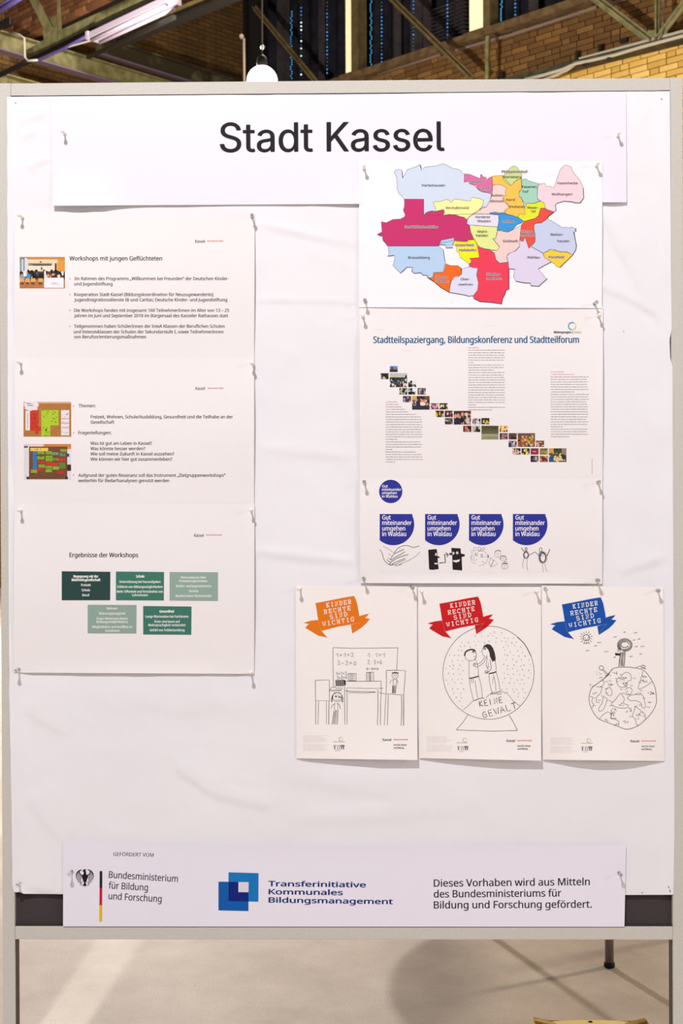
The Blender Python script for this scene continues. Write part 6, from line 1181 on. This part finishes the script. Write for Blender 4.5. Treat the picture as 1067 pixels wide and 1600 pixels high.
        L([(432,885),(520,820),(560,785),(592,740),(640,726),(720,724),(800,735),(845,752),(880,790),(915,845),(935,900),(942,960),(940,1015),(905,1085),(850,1145),(790,1192),(710,1217),(640,1195),(560,1165),(480,1130),(432,1065),(408,990),(413,930),(432,885)], .65, True)
        L([(432,883),(520,822),(592,742)], .7); ER(505,730,17,17,.7); L([(515,748),(552,785)], .6); L([(522,742),(558,778)], .5)
        CONT = [[(665,790),(700,765),(735,780),(742,825),(715,835),(708,870),(665,885),(640,870),(625,830),(640,812),(665,815),(665,790)], [(835,755),(815,830),(798,895),(850,880),(885,855),(912,835)], [(655,930),(610,990),(585,1020),(640,1045),(700,1048),(718,1025),(680,1010),(688,975),(665,940),(655,930)],
                [(710,970),(735,950),(790,940),(830,945),(845,980),(855,1040),(830,1045),(820,1010),(780,990),(740,990),(710,970)], [(775,1035),(765,1075),(752,1110),(775,1140),(785,1180),(800,1185)], [(775,1035),(815,1065),(850,1100),(855,1135)], [(490,1135),(520,1100),(560,1080),(585,1105),(580,1130),(620,1140),(645,1160),(640,1190)],
                [(415,955),(435,965),(430,1000),(445,1020),(430,1050)], [(520,960),(550,975),(540,1020),(520,1060),(490,1075),(485,1050),(510,1010),(520,960)], [(465,880),(510,875),(528,850),(515,825)], [(510,885),(500,930),(470,960),(465,1000),(490,1005)], [(540,900),(570,885),(590,915),(580,950),(550,940),(540,900)], [(690,905),(730,885),(750,910),(735,940),(700,940),(715,910)], [(765,1040),(790,1030)]]
        for c in CONT: L(c, .5, True)
        rd = random.Random(4)
        for _ in range(72):
            x, y = rd.uniform(425, 930), rd.uniform(745, 1200)
            if ((x-675)/255)**2 + ((y-970)/235)**2 > .95: continue
            L([(x-12,y),(x-5,y-4),(x+3,y+2),(x+12,y-3)], .42, True)
        for x, y, n in ((680,812,9),(690,850,10),(575,860,12),(845,800,8),(855,835,12),(605,1062,9),(605,1095,10),(720,1068,8),(700,1160,12),(795,1105,12),(900,932,14),(835,722,14),(612,768,8),(485,775,6),(495,808,6),(790,935,6),(660,1020,8),(425,865,6)):
            for k in range(n): a, b_ = x + rd.uniform(-20, 20), y + rd.uniform(-11, 11); L([(a, b_), (a + rd.uniform(-9, 9), b_ + rd.uniform(-8, 8))], rd.choice([.5, .8]))
        L([(585,1060),(582,1130),(625,1130)], .7); L([(780,728),(810,715),(860,740)], .6)
    p.put('pen_drawing', pf, {'orange': 'pen drawing of a classroom with sums on the board', 'red': 'pen drawing of a couple inside a snow globe', 'blue': 'pen drawing of a small planet with a tree and a sun'}[cn])

# ---- sponsor banner -----------------------------------------------------------------------
def sp_lift(u, v): return 0.0006 + 0.0008*math.sin(math.pi*u*2.2)**2*(1-v) + 0.0015*max(0, (0.2-v)/.2)**2*math.sin(math.pi*u)
sb = Sheet('sponsor_banner', [(99, 1312.5), (978, 1320), (975.5, 1448), (98.5, 1447.5)], 0.0014, M_BANN, sp_lift, 90, 20,
           lambda u, v, x, y: (x, y + (4.5*math.sin(math.pi*min(1, u*1.0))**1)*(1-v)))
tag(sb.o, 'long white banner along the bottom of the board with funding logos and lettering', 'banner')
BKT = ink(44, 40, 50)
Print(sb).text('GEFÖRDERT VOM', 176.8, 1337.2, 239.9, 1338.8, 5.6, 'N', .05).put('small_lettering', BKT)
p = Print(sb)
for t, a, b_, c, d in (('Bundesministerium', 169.9, 1371.6, 277.6, 1378.2), ('für Bildung', 169.5, 1388.2, 230.8, 1391.9), ('und Forschung', 169.5, 1405.0, 252.2, 1409.6)): p.text(t, a, b_, c, d, 10.4, 'N', .16)
p.put('lettering', BKT)
for pts, col in (([(155.6,1361),(159.9,1361.1),(159.8,1387.4),(155.5,1387.4)], (40, 36, 44)), ([(155.5,1387.4),(159.8,1387.4),(159.6,1414.4),(155.2,1414.4)], (206, 22, 66)), ([(155.2,1414.4),(159.6,1414.4),(159.4,1440.3),(155,1440.2)], (232, 190, 10))):
    Print(sb).poly(pts).put('flag_bar', ink(*col), {40: 'black', 206: 'red', 232: 'gold'}[col[0]] + ' section of the flag bar')
EG = lambda *pts: [(100 + x/5.335, 1340 + y/5.335) for x, y in pts]
p = Print(sb)
p.poly(EG((160,104),(170,96),(186,97),(180,105),(184,122),(186,140),(200,148),(196,170),(188,196),(180,210),(190,240),(176,234),(172,250),(168,234),(154,240),(168,210),(160,196),(152,170),(146,148),(162,140),(164,118),(150,112)))
for sgn in (-1, 1):
    m_ = lambda pts: EG(*[(173 + sgn*(x-173), y) for x, y in pts])
    p.line(m_([(160,150),(140,142),(128,124),(134,106),(148,102)]), 1.5, True)
    for a in ([(128,104),(112,120),(100,140)], [(124,114),(108,136),(97,160)], [(126,126),(110,152),(102,178)], [(132,138),(118,164),(110,192)], [(140,146),(128,172),(120,208)], [(150,152),(138,180),(134,216)]): p.line(m_(a), 1.15, True)
p.put('eagle_emblem', ink(26, 22, 26), 'black eagle emblem')
p = Print(sb)
for sgn in (-1, 1):
    m_ = lambda pts: EG(*[(173 + sgn*(x-173), y) for x, y in pts])
    for a in ([(158,195),(145,215),(135,212)], [(145,215),(132,228)], [(145,215),(142,236)], [(145,215),(152,234)], [(152,205),(138,205)]): p.line(m_(a), .8)
p.put('eagle_claws', ink(150, 144, 150), 'grey claws of the eagle emblem')
TK = lambda *pts: [(330 + x/3.557, 1350 + y/3.557) for x, y in pts]
Print(sb, 1).poly(TK((96,46),(263,51),(262,210),(96,206))).put('logo_square', ink(18, 122, 196), 'light blue logo square'); Print(sb, 2).poly(TK((40,98),(207,101),(207,262),(40,258))).put('logo_square', ink(6, 94, 178), 'mid blue logo square')
Print(sb, 3).poly(TK((96,99),(207,101),(207,209),(96,206))).put('logo_square', ink(8, 34, 128), 'navy overlap of the logo squares'); Print(sb, 4).poly(TK((151,100),(208,101),(207,157),(151,156))).put('logo_square', ink(232, 222, 236), 'small white logo square')
p = Print(sb)
for t, a, b_, c, d in (('Transferinitiative', 318, 123, 858, 130), ('Kommunales', 320, 168, 730, 173), ('Bildungsmanagement', 320, 214, 1008, 223)): q = TK((a, b_), (c, d)); p.text(t, q[0][0], q[0][1], q[1][0], q[1][1], 8.0, 'N', .55)
p.put('lettering', ink(24, 48, 124), 'navy blue wide lettering')
p = Print(sb)
for t, a, b_, c, d in (('Dieses Vorhaben wird aus Mitteln', 677.9, 1385.5, 921.2, 1383.0), ('des Bundesministeriums für', 677.9, 1402.4, 876.8, 1400.8), ('Bildung und Forschung gefördert.', 677.9, 1419.6, 924.4, 1418.2)): p.text(t, a, b_, c, d, 11.2, 'N', .3)
p.put('lettering', ink(50, 44, 54))

# ---- push pins ------------------------------------------------------------------------------
PROF = [(r_*.68, h_*1.08) for r_, h_ in [(0.0008, -0.0), (0.0043, 0.0), (0.0047, 0.0008), (0.0043, 0.0016), (0.0030, 0.0026), (0.0023, 0.0045), (0.0021, 0.0085), (0.0026, 0.0118), (0.0038, 0.0136), (0.0049, 0.0146), (0.0052, 0.0160), (0.0047, 0.0172), (0.0030, 0.0180), (0.0006, 0.0182)]]
pin_mesh = {'w': MB().lathe(PROF, None, 20).mesh('grip', M_PINW), 'c': MB().lathe(PROF, None, 20).mesh('grip', M_PINC)}
for m in pin_mesh.values(): m.polygons.foreach_set('use_smooth', [True]*len(m.polygons))
ndl = MB().tube([(0, 0, 0.002), (0, 0, -0.012)], [0.0006, 0.0002], 8).mesh('needle', M_STEEL)
PINS = [(98, 205, 'w', 'at the left end of the title banner', .001), (967, 208, 'w', 'at the right end of the title banner', .001),
 (30, 336, 'w', 'at the top left corner of the audience photo page', .002), (394, 336, 'c', 'at the top right corner of the audience photo page', .002), (29, 565, 'w', 'at the left between the first and second left pages', .002), (393, 567, 'w', 'at the right between the first and second left pages', .002),
 (30, 797, 'w', 'at the left between the second and third left pages', .003), (392, 797, 'w', 'at the right between the second and third left pages', .003), (25, 1048, 'c', 'at the bottom left corner of the page with green boxes', .003), (391, 1051, 'w', 'at the bottom right corner of the page with green boxes', .003),
 (569, 259, 'w', 'at the top left corner of the district map', .004), (934, 255, 'w', 'at the top right corner of the district map', .004), (570, 469, 'c', 'at the bottom left corner of the district map', .004), (932, 472, 'c', 'at the bottom right corner of the district map', .004),
 (567, 493, 'w', 'at the top left corner of the diagonal photo page', .003), (937, 492, 'w', 'at the top right corner of the diagonal photo page', .003), (569, 753, 'c', 'at the top left corner of the blue badge page', .004), (936, 753, 'c', 'at the top right corner of the blue badge page', .004),
 (569, 905, 'c', 'at the bottom left corner of the blue badge page', .004), (935, 907, 'c', 'at the bottom right corner of the blue badge page', .004), (467, 920, 'w', 'at the top left corner of the orange ribbon poster', .001), (645, 918, 'c', 'at the top right corner of the orange ribbon poster', .001),
 (659, 924, 'w', 'at the top left corner of the red ribbon poster', .001), (839, 924, 'w', 'at the top right corner of the red ribbon poster', .001), (853, 921, 'c', 'at the top left corner of the blue ribbon poster', .001), (1029, 923, 'c', 'at the top right corner of the blue ribbon poster', .001),
 (108, 1366, 'c', 'at the left end of the funding banner', .002), (970, 1367, 'c', 'at the right end of the funding banner', .002), (28, 1383, 'c', 'at the bottom left corner of the backing paper', -.003)]
rp = random.Random(9)
for x, y, k, lb, base in PINS:
    hd = B(x, y, base + 0.0165)                       # where the broad head is
    ax = Vector((rp.uniform(-.10, .10), -1, rp.uniform(-.04, .06))).normalized()
    loc = hd - ax * 0.0160
    loc += ax * ((-(base + .0004) - loc.y)/ax.y if False else 0)
    o = empty('push_pin', loc); tag(o, ('white' if k == 'w' else 'clear') + ' push pin ' + lb, 'pin', 'push pins holding the sheets')
    o.rotation_mode = 'QUATERNION'; o.rotation_quaternion = ax.to_track_quat('Z', 'Y')
    link('grip', pin_mesh[k], o); link('needle', ndl, o)
